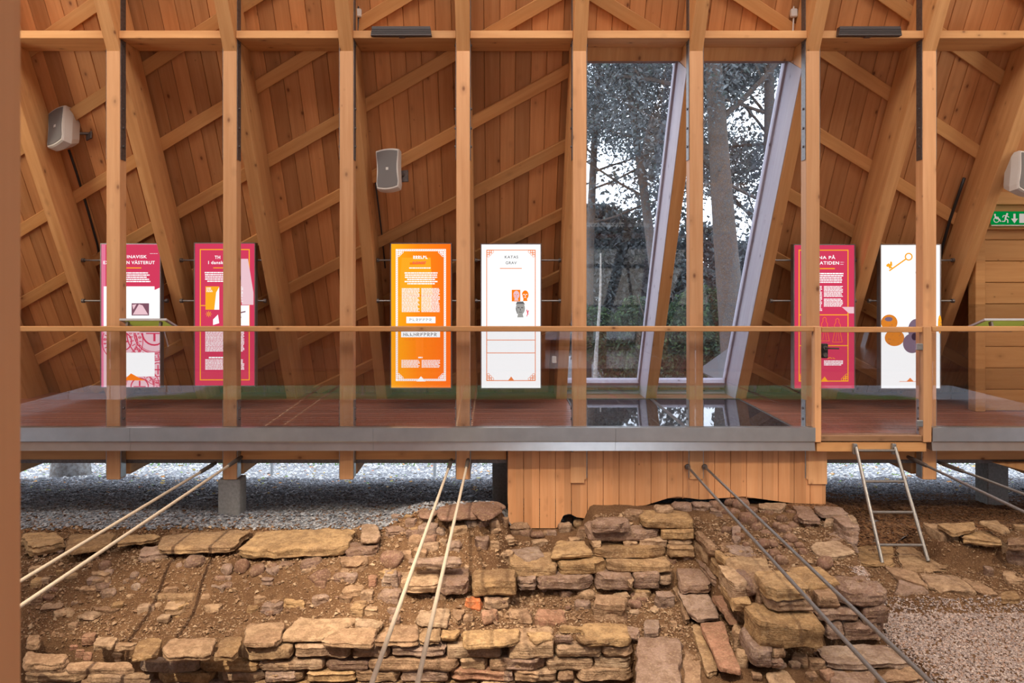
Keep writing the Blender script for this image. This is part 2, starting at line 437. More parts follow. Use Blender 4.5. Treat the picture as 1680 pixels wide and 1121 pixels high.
# purlins between the rafters
bays = ['left of the first post', 'between the first and second posts', 'between the second and third posts', 'between the third and fourth posts, carrying a lamp', 'right of the orange panel', 'above the left window', 'above the right window', 'above the right red panel, carrying a lamp', 'above the key panel', 'at the far right corner']
for k, i in enumerate(range(-1, 8)):
    a, b_ = XI(i)+.072, XI(i+1)-.072
    m = MB(); m.cbox(-(b_-a)/2, (b_-a)/2, -.21, .21, -.04, .04, .005)
    o = m.build('purlin_beam', wood('pine_cross_timber', (.68, .38, .165), (.54, .26, .10), axis='x') if k == 0 else bpy.data.materials['pine_cross_timber'], loc=((a+b_)/2, 7.485, 4.118))
    tag(o, 'flat horizontal pine beam '+bays[k], 'beam', 'horizontal beams between the rafters')

# diagonal battens on the boarding, running behind the rafters
def batten(xa, xb, zf, lab):
    ta, tb = zf(xa)/SIN, zf(xb)/SIN
    if xa > xb: xa, xb, ta, tb = xb, xa, tb, ta
    # clip to the slope
    d = Vector((xb-xa, 0, tb-ta)); L = d.length; ang = math.atan2(d.x, d.z)
    m = MB(); m.cbox(-.068, .068, -.022, .022, 0, L, .004)
    o = m.build('diagonal_batten', BATTEN)
    o.matrix_world = Matrix.Translation(OB) @ Matrix.Rotation(PHI, 4, 'X') @ Matrix.Translation((xa, -.0235, ta)) @ Matrix.Rotation(ang, 4, 'Y')
    tag(o, lab, 'batten', 'diagonal battens across the boarding'); return o
ordn = ['lowest', 'second lowest', 'third', 'fourth', 'fifth', 'sixth', 'seventh', 'eighth', 'ninth', 'tenth', 'eleventh', 'twelfth', 'thirteenth']
c = 0
for nn in range(6, -5, -1):
    f = lambda x, nn=nn: 4.06+.482*(x+.52)-.755*nn
    # limit z between .05 and 7
    xa, xb = X0+.1, .80
    xl = max(xa, (.05-4.06+.755*nn)/.482-.52); xh = min(xb, (7-4.06+.755*nn)/.482-.52)
    if xh-xl < .3: continue
    batten(xl, xh, f, 'diagonal pine batten rising to the right left of the windows, %s from the floor' % ordn[c]); c += 1
c = 0
for nn in range(7, -3, -1):
    f = lambda x, nn=nn: 3.70-.49*(x-4.34)-.745*nn
    xa, xb = (3.3 if nn > 0 else .9), X1-.05
    xh = min(xb, 4.34+(3.70-.745*nn-.05)/.49)
    if nn == 1: xa = 3.3
    if xh-xa < .3: continue
    batten(xa, xh, f, 'diagonal pine batten falling to the right on the right side, %s from the floor' % ordn[c]); c += 1
f = lambda x: 3.70-.49*(x-4.34)-.745*1
batten(.95, 1.9, lambda x: f(x)+0, 'short diagonal batten above the left window')
# joists under the deck
jl = None
for i in range(-2, 9):
    m = MB(); m.cbox(-.07, .07, 0, 2.35, -.456, -.055, .006)
    o = m.build('floor_joist', wood('pine_joist_timber', (.66, .385, .175), (.52, .27, .11), axis='y') if jl is None else bpy.data.materials['pine_joist_timber'], loc=(XI(i), 7.51, 0)); jl = o
    tag(o, 'deep pine joist under the deck behind the %s' % ('post '+['one', 'two', 'three', 'four', 'five', 'six', 'seven', 'eight'][i]+' from the left' if 0 <= i < 8 else ['foreground post', 'left edge'][i == -1] if i < 0 else 'right edge'), 'joist', 'joists under the deck')
    near_copy(o, 'pine joist under the walkway behind the camera', 'joists behind the camera')
o = None
for xa, xb, lab in ((X0, .07, 'pine rim beam under the left part of the deck'), (3.39, X1, 'pine rim beam under the right part of the deck')):
    m = MB(); m.cbox(xa, xb, 7.436, 7.50, -.285, -.055, .005)
    o = m.build('rim_beam', bpy.data.materials['pine_cross_timber']); tag(o, lab, 'beam')
    m = MB(); m.box(xa, xb, 7.45, 7.62, -.325, -.288)
    mm_ = m.build('bottom_flat', DSTEEL, o)
CT0 = bpy.data.materials['pine_cross_timber']
ncp = near_copy(o, 'pine rim beam under the walkway behind the camera')
m = MB(); m.cbox(X0, X1, .44, 1.78, -.05, 0, .004); tag(m.build('floor_near_edge', DECK), kind='structure')
m = MB(); m.cbox(X0, X1, 1.70, 1.78, -.30, -.055, .004); tag(m.build('rim_beam', CT0), 'pine rim beam in front of the walkway behind the camera', 'beam')
# concrete piers
for nm, xa, xb, ya, yb, za, zb, lab in (
    ('concrete_pier', XI(1)-.125, XI(1)+.10, 7.305, 7.50, -.86, -.458, 'grey concrete pier under the second post from the left'),
    ('concrete_pier', -.085, .20, 8.0, 8.25, -1.1, -.33, 'grey concrete pier at the left edge of the board cladding'),
    ('concrete_pier', 5.50, 5.74, 8.0, 8.22, -1.2, -.33, 'grey concrete pier under the deck at the right edge')):
    m = MB(); m.cbox(-(xb-xa)/2, (xb-xa)/2, 0, yb-ya, za, zb, .01); o = m.build(nm, CONC, loc=((xa+xb)/2, ya, 0)); tag(o, lab, 'pier')
m = MB(); m.poly([Vector(p) for p in ((5.1, 0, -.29), (6.4, 0, -.29), (6.4, 0, -.62))], .05)
tag(m.build('brace', PINE, loc=(0, 7.32, 0)), 'bright wedge shaped pine brace under the deck at the right edge', 'brace')

# board cladding down to the ruin, cut along the stones
prof = [(833, 859), (862, 863), (868, 867), (915, 867), (924, 846), (935, 843), (946, 849), (962, 851), (975, 839), (992, 837), (1060, 829), (1095, 818), (1112, 815), (1150, 820), (1220, 815), (1300, 826), (1357, 828)]
def pz(x):
    for (a, za), (b_, zb) in zip(prof, prof[1:]):
        if a <= x <= b_: return za+(zb-za)*(x-a)/(b_-a)
    return prof[-1][1] if x > 1357 else prof[0][1]
YC = 7.315
m = MB(); xx = .082
while xx < 3.36:
    xe = min(xx+.164, 3.366); pts = []
    top = -.06
    n = 6
    for q in range(n+1):
        X_ = xx+.003+(xe-xx-.006)*q/n; px = CX+X_*F/YC
        pts.append(Vector((X_, YC, ZC-(pz(px)-CY)*YC/F)))
    m.poly([Vector((xx+.003, YC, top))]+pts+[Vector((xe-.003, YC, top))], .028)
    m.box(xx-.0, xx+.006, YC+.012, YC+.03, -.66, top)
    xx = xe
m.box(.09, 3.36, YC+.03, YC+.05, -.66, -.06)
m.box(.12, 3.33, 9.40, 9.44, -1.4, -.06); m.box(.082, .12, YC+.05, 9.5, -.72, -.06); m.box(3.33, 3.366, YC+.05, 9.5, -.9, -.06)
tag(m.build('board_cladding', CLAD), 'vertical pine board cladding under the deck, cut to follow the ruin', 'cladding')
for xa, xb, pa, pb, lab in ((936, 959, 742, 793, 'small square pine infill at the top left of the board cladding'), (1326, 1357, 738, 795, 'small square pine infill at the right edge of the board cladding')):
    m = MB(); A, B_ = P(xa, pa, 7.30), P(xb, pb, 7.30); m.cbox(A.x, B_.x, 7.296, 7.312, B_.z, A.z, .004)
    tag(m.build('infill_block', PINE_POST), lab, 'board')

# ============================================================ GLASS RAILING
YG = 7.17
edges = [-6.35, -5.11, (180-CX)*YG/F, (371-CX)*YG/F, (562-CX)*YG/F, (755-CX)*YG/F, (948-CX)*YG/F, (1141-CX)*YG/F, (1336-CX)*YG/F]
rl = ['partly hidden behind the foreground post', 'left of the first post', 'between the first and second posts', 'between the second and third posts', 'between the third and fourth posts, before the orange panel', 'between the fourth and fifth posts, before the portrait panel', 'in front of the left window', 'in front of the right window']
for k in range(len(edges)-1):
    m = MB(); m.box(edges[k]+.004, edges[k+1]-.004, YG, YG+.012, .11, 1.085)
    tag(m.build('railing_glass', RGLASS), 'clear railing glass '+rl[k], 'glass panel', 'glass panels of the railing')
redg = [(1530-CX)*YG/F, 5.62, 6.9]
for k in range(2):
    m = MB(); m.box(redg[k]+.004, redg[k+1]-.004, YG, YG+.012, .11, 1.085)
    tag(m.build('railing_glass', RGLASS), 'clear railing glass '+['right of the gate', 'beyond the right edge'][k], 'glass panel', 'glass panels of the railing')
CT = bpy.data.materials['pine_cross_timber']
for xa, xb, lab in ((-6.35, (1336-CX)*7.15/F, 'long wooden handrail on the left railing'), ((1529-CX)*7.15/F, 6.9, 'wooden handrail right of the gate')):
    m = MB(); m.cbox(xa, xb, 7.145, 7.205, 1.080, 1.132, .006); tag(m.build('handrail', CT), lab, 'handrail')
prof_c = [(-.002, .115), (-.002, -.022), (.010, -.026), (.018, -.034), (.004, -.118), (.10, -.118), (.10, .04), (.075, .115), (.057, .115), (.057, .095), (.023, .095), (.023, .115)]
def channel(xs, lab):
    t = empty('base_channel', ((xs[0]+xs[-1])/2, 7.13, 0), lab, 'metal channel'); cx_ = (xs[0]+xs[-1])/2
    for a, b_ in zip(xs, xs[1:]):
        m = MB(); n = len(prof_c); vs = [(a+.001-cx_, y, z) for y, z in prof_c]+[(b_-.001-cx_, y, z) for y, z in prof_c]
        m.add(vs, [tuple(range(n)), tuple(range(2*n-1, n-1, -1))]+[(i, (i+1) % n, (i+1) % n+n, i+n) for i in range(n)])
        m.build('channel_length', ALU, t)
xx = lambda px: (px-CX)*7.13/F
channel([-6.35, xx(213), xx(612), xx(1010), xx(1338)], 'long grey aluminium base channel under the left railing')
channel([xx(1530), 6.9], 'bright aluminium base channel right of the gate')

# gate ----------------------------------------------------------
def pb(name, pa, pb_, Y, d, mat, parent=None, c=.004):
    A, B_ = P(*pa, Y), P(*pb_, Y); m = MB(); m.cbox(min(A.x, B_.x), max(A.x, B_.x), Y, Y+d, min(A.z, B_.z), max(A.z, B_.z), c)
    return m.build(name, mat, parent)
tag(pb('gate_post', (1337, 536), (1347.5, 726), 7.13, .08, PINE_POST), 'thin wooden gate post on the lock side', 'post')
tag(pb('gate_post', (1515, 536), (1528.5, 726), 7.13, .08, PINE_POST), 'wooden gate post on the hinge side', 'post')
gt = empty('glass_gate', (3.8, 7.17, 0), 'clear glass gate with wooden top rail, black lock and two steel hinges', 'gate')
def gpb(*a, **k):
    o = pb(*a, **k); o.location = (-3.8, -7.17, 0); o.parent = gt; return o
gpb('gate_pane', (1348, 544), (1512, 714), 7.168, .012, RGLASS, c=.001)
gpb('top_rail', (1348, 537), (1514, 545.5), 7.145, .06, CT)
gpb('lock_case', (1348, 564), (1359, 588), 7.14, .025, BLACK, c=.008)
lk = gt.children[-1]
m = MB(); A = P(1354, 571, 7.13)-Vector((3.8, 7.17, 0)); m.tube([A+Vector((0, .012, 0)), A+Vector((0, -.04, 0)), A+Vector((.03, -.045, 0)), A+Vector((.115, -.045, -.002))], .008, 8)
m.build('lever_handle', BLACK, gt)
m = MB(); m.tube([A+Vector((0, .012, -.07)), A+Vector((0, -.006, -.07))], .022, 16); m.build('lock_cylinder', DSTEEL, gt); m = MB(); m.tube([A+Vector((0, .012, 0)), A+Vector((0, -.012, 0))], .022, 16); m.build('handle_rosette', DSTEEL, gt)
for yy in (564, 690):
    gpb('hinge', (1505, yy), (1518, yy+11), 7.135, .03, STEEL, c=.006)
tag(pb('gate_sill', (1347, 715), (1513, 724.5), 7.14, .12, wood('worn_sill_timber', (.36, .21, .12), (.20, .10, .05), axis='x')), 'worn dark wooden sill under the glass gate', 'sill')
tag(pb('edge_beam', (1340, 726), (1520, 741.5), 7.15, .12, CT), 'pale pine edge beam under the gate with the ladder hooks', 'beam')

# ladder --------------------------------------------------------
ld = empty('ladder', (3.74, 7.1, -.13), 'small aluminium ladder leaning from the ruin to the gate', 'ladder')
La, Lb = P(1405, 736, 7.10), P(1447.5, 924, 6.50); Ra, Rb = P(1469, 736, 7.10), P(1523, 922, 6.50)
Lb.x = La.x-.02; Rb.x = Ra.x+.03
Lb = P(1447.5, 924, 6.50); Rb = P(1523, 921, 6.50)
o0 = Vector((3.74, 7.1, -.13))
for a, b_ in ((La, Lb), (Ra, Rb)):
    m = MB(); d = (b_-a).normalized()
    m.tube([a-d*.01-o0, b_-o0], .017, 10); m.build('side_rail', LADM, ld)
for yy in (738, 789, 839.5, 893):
    k = (yy-736)/(923-736); m = MB(); a = La.lerp(Lb, 0); 
    # interpolate along the rails at that picture height
    def at(A, B_, y):
        for q in range(200):
            p = A.lerp(B_, q/199)
            if CY+(ZC-p.z)*F/p.y >= y: return p
        return B_
    m.tube([at(La, Lb, yy+1)-o0, at(Ra, Rb, yy+1)-o0], .013, 10); m.build('rung', LADM, ld)
for a in (La, Ra):
    m = MB(); m.cbox(a.x-o0.x-.02, a.x-o0.x+.02, .015, .05, -.02, .085, .003); m.build('hook', STEEL, ld)

# tie rods ------------------------------------------------------
rods = [((350, 762), (48, 945), 'far rod of the left pair of tie rods'), ((393, 752), (48, 985), 'near rod of the left pair of tie rods'),
        ((740, 757), (610, 1121), 'left rod of the pair crossing the ruin centre'), ((768, 755), (685, 1121), 'right rod of the pair crossing the ruin centre'),
        ((1128, 766), (1450, 1121), 'left rod of the pair coming through the board cladding'), ((1156, 766), (1528, 1121), 'right rod of the pair coming through the board cladding'),
        ((1494, 752), (1680, 840), 'lower rod of the pair at the right edge'), ((1546, 761), (1680, 811), 'upper rod of the pair at the right edge')]
for k, (a, b_, lab) in enumerate(rods):
    Ya = 7.29; A = P(*a, Ya); B_ = atz(*b_, A.z); d = (B_-A)/(A.y-B_.y)
    E = A+d*(7.29-.50)
    t = empty('tie_rod', A, 'steel tie rod, '+lab, 'tie rod', 'tie rods spanning the ruin')
    m = MB(); m.tube([(0, 0, 0), (E-A)], .0125, 12); m.build('rod', RODM if k < 4 else LADM, t)
    if k not in (4, 5):
        m = MB(); m.tube([-d*.05, d*.0, d*.02, d*.28, d*.30], [.018, .018, .022, .02, .014], 12); m.build('turnbuckle', RODD if k < 4 else DSTEEL, t)
    else:
        m = MB(); m.tube([d*.0, d*.02], [.03, .026], 12); m.build('collar', DSTEEL, t)

# lamps ---------------------------------------------------------
for (xa, xb, lab) in ((608, 708, 'dark linear lamp on the beam left of the centre'), (1376, 1480, 'dark linear lamp on the beam right of the windows')):
    A, B_ = P(xa, 43, 7.2), P(xb, 58, 7.2); t = empty('linear_lamp', ((A.x+B_.x)/2, 7.2, A.z), lab, 'lamp', 'linear lamps on the roof beam')
    w_ = (B_.x-A.x)/2; m = MB(); h = A.z-B_.z
    vs = [(-w_+.015, 0, 0), (w_-.015, 0, 0), (w_, 0, -h), (-w_, 0, -h), (-w_+.015, .07, 0), (w_-.015, .07, 0), (w_, .055, -h), (-w_, .055, -h)]
    m.add(vs, [(0, 1, 2, 3), (7, 6, 5, 4), (0, 4, 5, 1), (1, 5, 6, 2), (2, 6, 7, 3), (3, 7, 4, 0)]); m.build('lamp_housing', DARKLAMP, t)
    m = MB()
    for q in range(3): m.box(-w_+.01, w_-.01, -.004, 0, -h*(.3+.2*q)-.004, -h*(.3+.2*q))
    m.build('cooling_ribs', BLACK, t)
    m = MB(); m.box(-.03, .03, .03, .12, -h-.004, -h+.02); m.build('bracket', DSTEEL, t)

# speakers ------------------------------------------------------
def speaker(loc, rot, lab):
    t = empty('wall_speaker', loc, lab, 'speaker', 'loudspeakers on the rafters', rot=rot)
    w_, h, d = .135, .225, .13
    m = MB(); n = 16
    front = []; 
    def outline(s, y, bow):
        pts = []
        for q in range(9): u = q/8*2-1; pts.append((u*w_*s*(1.0), y, h*s+.02*s*(1-u*u)))
        for q in range(1, 8): v = 1-q/8*2; pts.append((w_*s*(1-bow*(1-v*v)**2+.0), y, v*h*s))
        for q in range(9): u = 1-q/8*2; pts.append((u*w_*.92*s, y, -h*s-.02*s*(1-u*u)))
        for q in range(1, 8): v = -1+q/8*2; pts.append((-w_*s*(1-bow*(1-v*v)**2), y, v*h*s))
        return pts
    R = [outline(.96, -d, .08), outline(1, -d+.02, .08), outline(1, -.02, .04), outline(.62, .10, 0)]
    n = len(R[0]); vs = [p for r in R for p in r]; fs = [tuple(range(n)), tuple(range(4*n-1, 3*n-1, -1))]
    for a in range(3):
        for k in range(n): fs.append((a*n+k, a*n+(k+1) % n, (a+1)*n+(k+1) % n, (a+1)*n+k))
    m.add(vs, fs); m.build('speaker_shell', SPKW, t)
    g_ = outline(.89, -d-.006, .12); m = MB(); m.add(g_+[(x, -d+.004, z) for x, y, z in g_], [tuple(range(n)), tuple(range(2*n-1, n-1, -1))]+[(k, (k+1) % n, (k+1) % n+n, k+n) for k in range(n)]); gr = m.build('grille', SPKG, t)
    m = MB(); m.box(-.014, .014, -d-.010, -d-.005, -.016, .016); m.build('badge', SPKW, gr)
    m = MB(); m.tube([(0.02, .08, 0), (.10, .20, 0.02)], .016, 8); m.cbox(.06, .15, .19, .21, -.06, .08, .004); m.build('wall_bracket', DSTEEL, t)
    return t
speaker(P(109, 215, 8.05), Euler((math.radians(-14), math.radians(-16), math.radians(-22))), 'white wall speaker on the rafter at the upper left')
speaker(P(641, 283, 8.05), Euler((math.radians(-10), math.radians(-4), math.radians(-8))), 'white wall speaker above the orange panel')
speaker(P(1671, 289, 7.85), Euler((math.radians(-10), math.radians(15), math.radians(10))), 'white wall speaker cut by the right edge above the exit sign')

def cable(pts, r, lab, name='black_conduit', mat=BLACK):
    m = MB(); m.tube(pts, r, 8); o = m.build(name, mat, smooth=True); tag(o, lab, 'conduit'); return o
def Pb(px, py, off=.0):
    """point on the boarding plane seen at a pixel, off metres inside it"""
    k = (CY-py)/F; Y = (9.998-off/SIN-.55*ZC)/(1+.55*k); return P(px, py, Y)
cable([Pb(113, 246, .05), Pb(126, 285, .03), Pb(145, 348, .03), Pb(160, 402, .03), Pb(166, 440, .03)], .014, 'black conduit running down from the upper left speaker')
cable([Pb(1582, 292, .05), Pb(1573, 318, .05), Pb(1558, 362, .05), Pb(1545, 410, .05), Pb(1530, 470, .05)], .018, 'black conduit along the rafter right of the key panel')
cable([Pb(616, 300, .03), Pb(626, 380, .03), Pb(632, 440, .03)], .009, 'black conduit running down under the middle speaker')
for px in (588, 1302):
    t = empty('cable_connector', Pb(px, 22, .03), 'small white cable connector hanging above the beam '+('left of the lamp' if px < 800 else 'right of the windows'), 'connector')
    m = MB(); m.cbox(-.035, .035, -.03, .02, -.045, .045, .01); m.build('connector_body', SPKW, t)
    m = MB(); m.tube([(0, 0, .045), (.01, 0, .4)], .008, 6); m.tube([(0, 0, -.045), (-.01, 0, -.22)], .008, 6); m.build('cable', BLACK if px < 800 else SPKW, t)
tag(pb('wall_socket', (906, 585), (913, 596), 8.4, .03, SPKW), 'small white socket box low on the rafter left of the left window', 'socket')

# reading boards ------------------------------------------------
GREENS, t_, b_, o_ = new_mat('pale_green_translucent_sheet'); t_.nodes.remove(b_)
df_ = t_.nodes.new('ShaderNodeBsdfDiffuse'); tl_ = t_.nodes.new('ShaderNodeBsdfTranslucent'); mx_ = t_.nodes.new('ShaderNodeMixShader')
for q_ in (df_, tl_): q_.inputs[0].default_value = (.60, .70, .30, 1)
mx_.inputs[0].default_value = .8; t_.links.new(df_.outputs[0], mx_.inputs[1]); t_.links.new(tl_.outputs[0], mx_.inputs[2]); t_.links.new(mx_.outputs[0], o_.inputs[0])
def desk(x0, x1, lab):
    t = empty('reading_board', ((x0+x1)/2, 7.22, 1.19), lab, 'reading board', 'tilted reading boards on the handrail', rot=(math.radians(-20), 0, 0))
    w_ = (x1-x0)/2
    m = MB(); m.box(-w_, -w_+.03, .012, .44, -.002, .016); m.box(w_-.03, w_, .012, .44, -.002, .016); m.box(-w_+.03, w_-.03, .41, .44, -.002, .016); m.build('board_frame', BORDERG, t)
    m = MB(); m.box(-w_+.03, w_-.03, .012, .41, .004, .010); m.build('green_sheet', GREENS, t)
    m = MB(); m.box(-w_, w_, -.004, .012, -.004, .018); m.build('edge_strip', BORDERG, t)
    m = MB()
    for s in (-1, 1): m.box(s*w_*.7-.01, s*w_*.7+.01, .02, .06, -.10, -.006)
    m.build('support_bracket', DSTEEL, t)
desk(-3.87, -3.39, 'pale green tilted reading board on the handrail at the left')
desk(4.93, 5.5, 'pale green tilted reading board on the handrail at the right edge')

# exit sign -----------------------------------------------------
es = empty('exit_sign', P(1660, 358, 8.44), 'green emergency exit sign with running man and wheelchair at the right edge', 'exit sign')
s_ = 8.44/F
def ex(px, py): return Vector(((px-1660)*s_, -.012, -(py-358)*s_))
GRN = emit('sign_green', (.0, .30, .055), .75); PWH = emit('sign_white', (.75, .66, .60), .8)
m = MB(); a, b_ = ex(1627, 347), ex(1693, 369); m.cbox(a.x, b_.x, -.012, .02, b_.z, a.z, .002); m.build('sign_plate', GRN, es)
m = MB(); m.box(a.x-.01, b_.x+.01, -.010, .022, b_.z-.014, b_.z); m.build('sign_edge', SPKW, es)
def sym(lines, name):
    m = MB()
    for pts in lines:
        pts = [ex(*p)+Vector((0, -.003, 0)) for p in pts]; m.poly(pts, .002)
    m.build(name, PWH, es)
def st(a, b_, w):
    ax, ay = a; bx, by = b_; L = math.hypot(bx-ax, by-ay); nx, ny = -(by-ay)/L*w/2, (bx-ax)/L*w/2
    return [(ax+nx, ay+ny), (bx+nx, by+ny), (bx-nx, by-ny), (ax-nx, ay-ny)]
def ring(cx_, cy_, r0_, r1_, a0=0, a1=360, n=20):
    out = []
    for q in range(n):
        t0, t1 = math.radians(a0+(a1-a0)*q/n), math.radians(a0+(a1-a0)*(q+1)/n)
        out.append([(cx_+r0_*math.cos(t0), cy_+r0_*math.sin(t0)), (cx_+r1_*math.cos(t0), cy_+r1_*math.sin(t0)), (cx_+r1_*math.cos(t1), cy_+r1_*math.sin(t1)), (cx_+r0_*math.cos(t1), cy_+r0_*math.sin(t1))])
    return out
sym(ring(1633.4, 361, 3.6, 4.7)+ring(1631, 352.5, 0, 1.4)+[st((1631, 354), (1633, 359), 2), st((1631.5, 356), (1637, 357), 1.3), st((1633, 359), (1638, 359.5), 1.6), st((1638, 359.5), (1640.5, 364), 1.5)], 'wheelchair_symbol')
sym(ring(1651, 351.5, 0, 1.6)+[st((1650, 353), (1648, 359), 2.6), st((1650, 353.5), (1654, 357), 1.2), st((1649.5, 354), (1645, 354), 1.2), st((1645, 354), (1643.5, 357), 1.2), st((1648, 359), (1652, 361), 1.6), st((1652, 361), (1652, 366), 1.6), st((1648, 359), (1647, 363.5), 1.6), st((1647, 363.5), (1642.5, 363.5), 1.5)], 'running_man_symbol')
sym([st((1663, 351), (1663, 361), 3.4), [(1657.5, 359), (1668.5, 359), (1663, 366.5)]], 'arrow_symbol')
sym([[(1671, 351), (1679, 351), (1679, 366), (1671, 366)]], 'door_symbol')
# ============================================================ BACKLIT PANELS
YP = 8.62
E = {'white': emit('backlit_white', (1, 1, 1), 1.18), 'red': emit('backlit_crimson', (.78, .055, .13), .95), 'pink': emit('backlit_pink', (.9, .22, .36), 1.0),
     'orange': emit('backlit_orange', (1.0, .22, .01), 1.15), 'yellow': emit('backlit_yellow', (1.0, .42, .02), 1.1), 'line': emit('backlit_orange_line', (1, .27, .08), 1.0),
     'pale': emit('backlit_pale_rose', (.95, .62, .68), 1.0), 'grey': emit('backlit_grey_print', (.22, .2, .2), .7), 'lgrey': emit('backlit_light_grey_print', (.5, .48, .45), .8),
     'mauve': emit('backlit_mauve', (.30, .12, .17), .8), 'bead': emit('backlit_bead_orange', (.9, .28, .03), .9), 'purple': emit('backlit_bead_purple', (.30, .20, .28), .75),
     'dark': emit('backlit_dark', (.07, .04, .08), .6), 'lred': emit('backlit_light_red', (.95, .10, .15), 1.0)}
SH = YP/F
class Panel:
    def __init__(s, x0, y0, x1, y1, base, lab, bay, grad=None):
        s.o = P((x0+x1)/2, (y0+y1)/2, YP); s.cx, s.cy = (x0+x1)/2, (y0+y1)/2
        s.t = empty('backlit_panel', s.o, lab, 'light panel', 'backlit display panels')
        w, h = (x1-x0)/2*SH, (y1-y0)/2*SH; s.w, s.h = w, h
        m = MB(); e = .012
        m.cbox(-w, -w+e, -.045, .04, -h, h, .002); m.cbox(w-e, w, -.045, .04, -h, h, .002); m.box(-w+e, w-e, -.045, .04, h-e, h); m.box(-w+e, w-e, -.045, .04, -h, -h+e); m.box(-w+.004, w-.004, .02, .036, -h+.004, h-.004)
        m.build('panel_frame', FRAMEG, s.t)
        m = MB(); m.box(-w+e, w-e, -.036, 0, -h+e, h-e); m.build('light_face', E[base] if isinstance(base, str) else base, s.t)
        # the two rails that hold it between the rafters
        a, b_ = XI(bay)+.075-s.o.x, XI(bay+1)-.075-s.o.x
        for yy in (427, 494):
            zz = (s.cy-yy)*SH; m = MB(); m.tube([(a, .05, zz), (b_, .05, zz)], .011, 8); r = m.build('mounting_rail', LADM, s.t)
            m = MB(); m.tube([(a, .05, zz), (a+.03, .05, zz)], .026, 10); m.tube([(b_-.03, .05, zz), (b_, .05, zz)], .026, 10); m.build('clamp', DSTEEL, r)
        s.k = 0
    def q(s, px, py): return Vector(((px-s.cx)*SH, -.0385-s.k*.0006, -(py-s.cy)*SH))
    def polys(s, name, polys, colr, label=None):
        s.k += 1; m = MB()
        for p in polys: m.poly([s.q(*a) for a in p], .0005)
        o = m.build(name, E[colr], s.t)
        if label: o['label'] = label
        return o
    def rect(s, x0, y0, x1, y1): return [(x0, y0), (x1, y0), (x1, y1), (x0, y1)]
    def text(s, body, cx, cy, h, w, colr, name='headline_text', bold=.0):
        s.k += 1
        c = bpy.data.curves.new(name, 'FONT'); c.body = body; c.align_x = 'CENTER'; c.align_y = 'CENTER'; c.size = 1; c.offset = bold; c.space_character = 1.12
        o = bpy.data.objects.new(name, c); COL.objects.link(o); bpy.context.view_layer.update()
        me = bpy.data.meshes.new_from_object(o.evaluated_get(bpy.context.evaluated_depsgraph_get()))
        bpy.data.objects.remove(o); bpy.data.curves.remove(c)
        xs = [v.co.x for v in me.vertices]; ys = [v.co.y for v in me.vertices]
        sx = w*SH/(max(xs)-min(xs)); sy = h*SH/(max(ys)-min(ys)); mx, my = (max(xs)+min(xs))/2, (max(ys)+min(ys))/2
        p = s.q(cx, cy)
        for v in me.vertices: v.co = Vector((p.x+(v.co.x-mx)*sx, p.y, p.z+(v.co.y-my)*sy))
        me.materials.clear(); me.materials.append(E[colr])
        o = bpy.data.objects.new(name, me); COL.objects.link(o); o.parent = s.t; return o
    def block(s, x0, y0, x1, y1, colr, pitch=2.4, h=1.35, center=False, seed=1, name='text_block'):
        r = random.Random(seed); ps = []; y = y0
        while y+h <= y1:
            L = x0; R = x1
            if center: d = r.uniform(0, (x1-x0)*.10); L += d; R -= d
            elif r.random() < .5: R -= r.uniform(0, 3)
            x = L
            while x < R:
                wl = r.uniform(1.6, 6); e = min(x+wl, R); ps.append(s.rect(x, y, e, y+h)); x = e+.55
            y += pitch
        return s.polys(name, ps, colr)
    def border(s, x0, y0, x1, y1, w, colr, name='border_line'):
        return s.polys(name, [s.rect(x0, y0, x1, y0+w), s.rect(x0, y1-w, x1, y1), s.rect(x0, y0, x0+w, y1), s.rect(x1-w, y0, x1, y1)], colr)
    def knot(s, cx, cy, sx, sy, colr, r=3.0, w=.9, name='corner_knot'):
        ps = []
        for (a, b_) in ((0, 0), (1, 0), (0, 1), (2, 0), (0, 2), (1, 1)):
            ps += ring(cx+sx*(r*.9+a*r*1.25), cy+sy*(r*.9+b_*r*1.25), r-w, r, n=14)
        return s.polys(name, ps, colr)

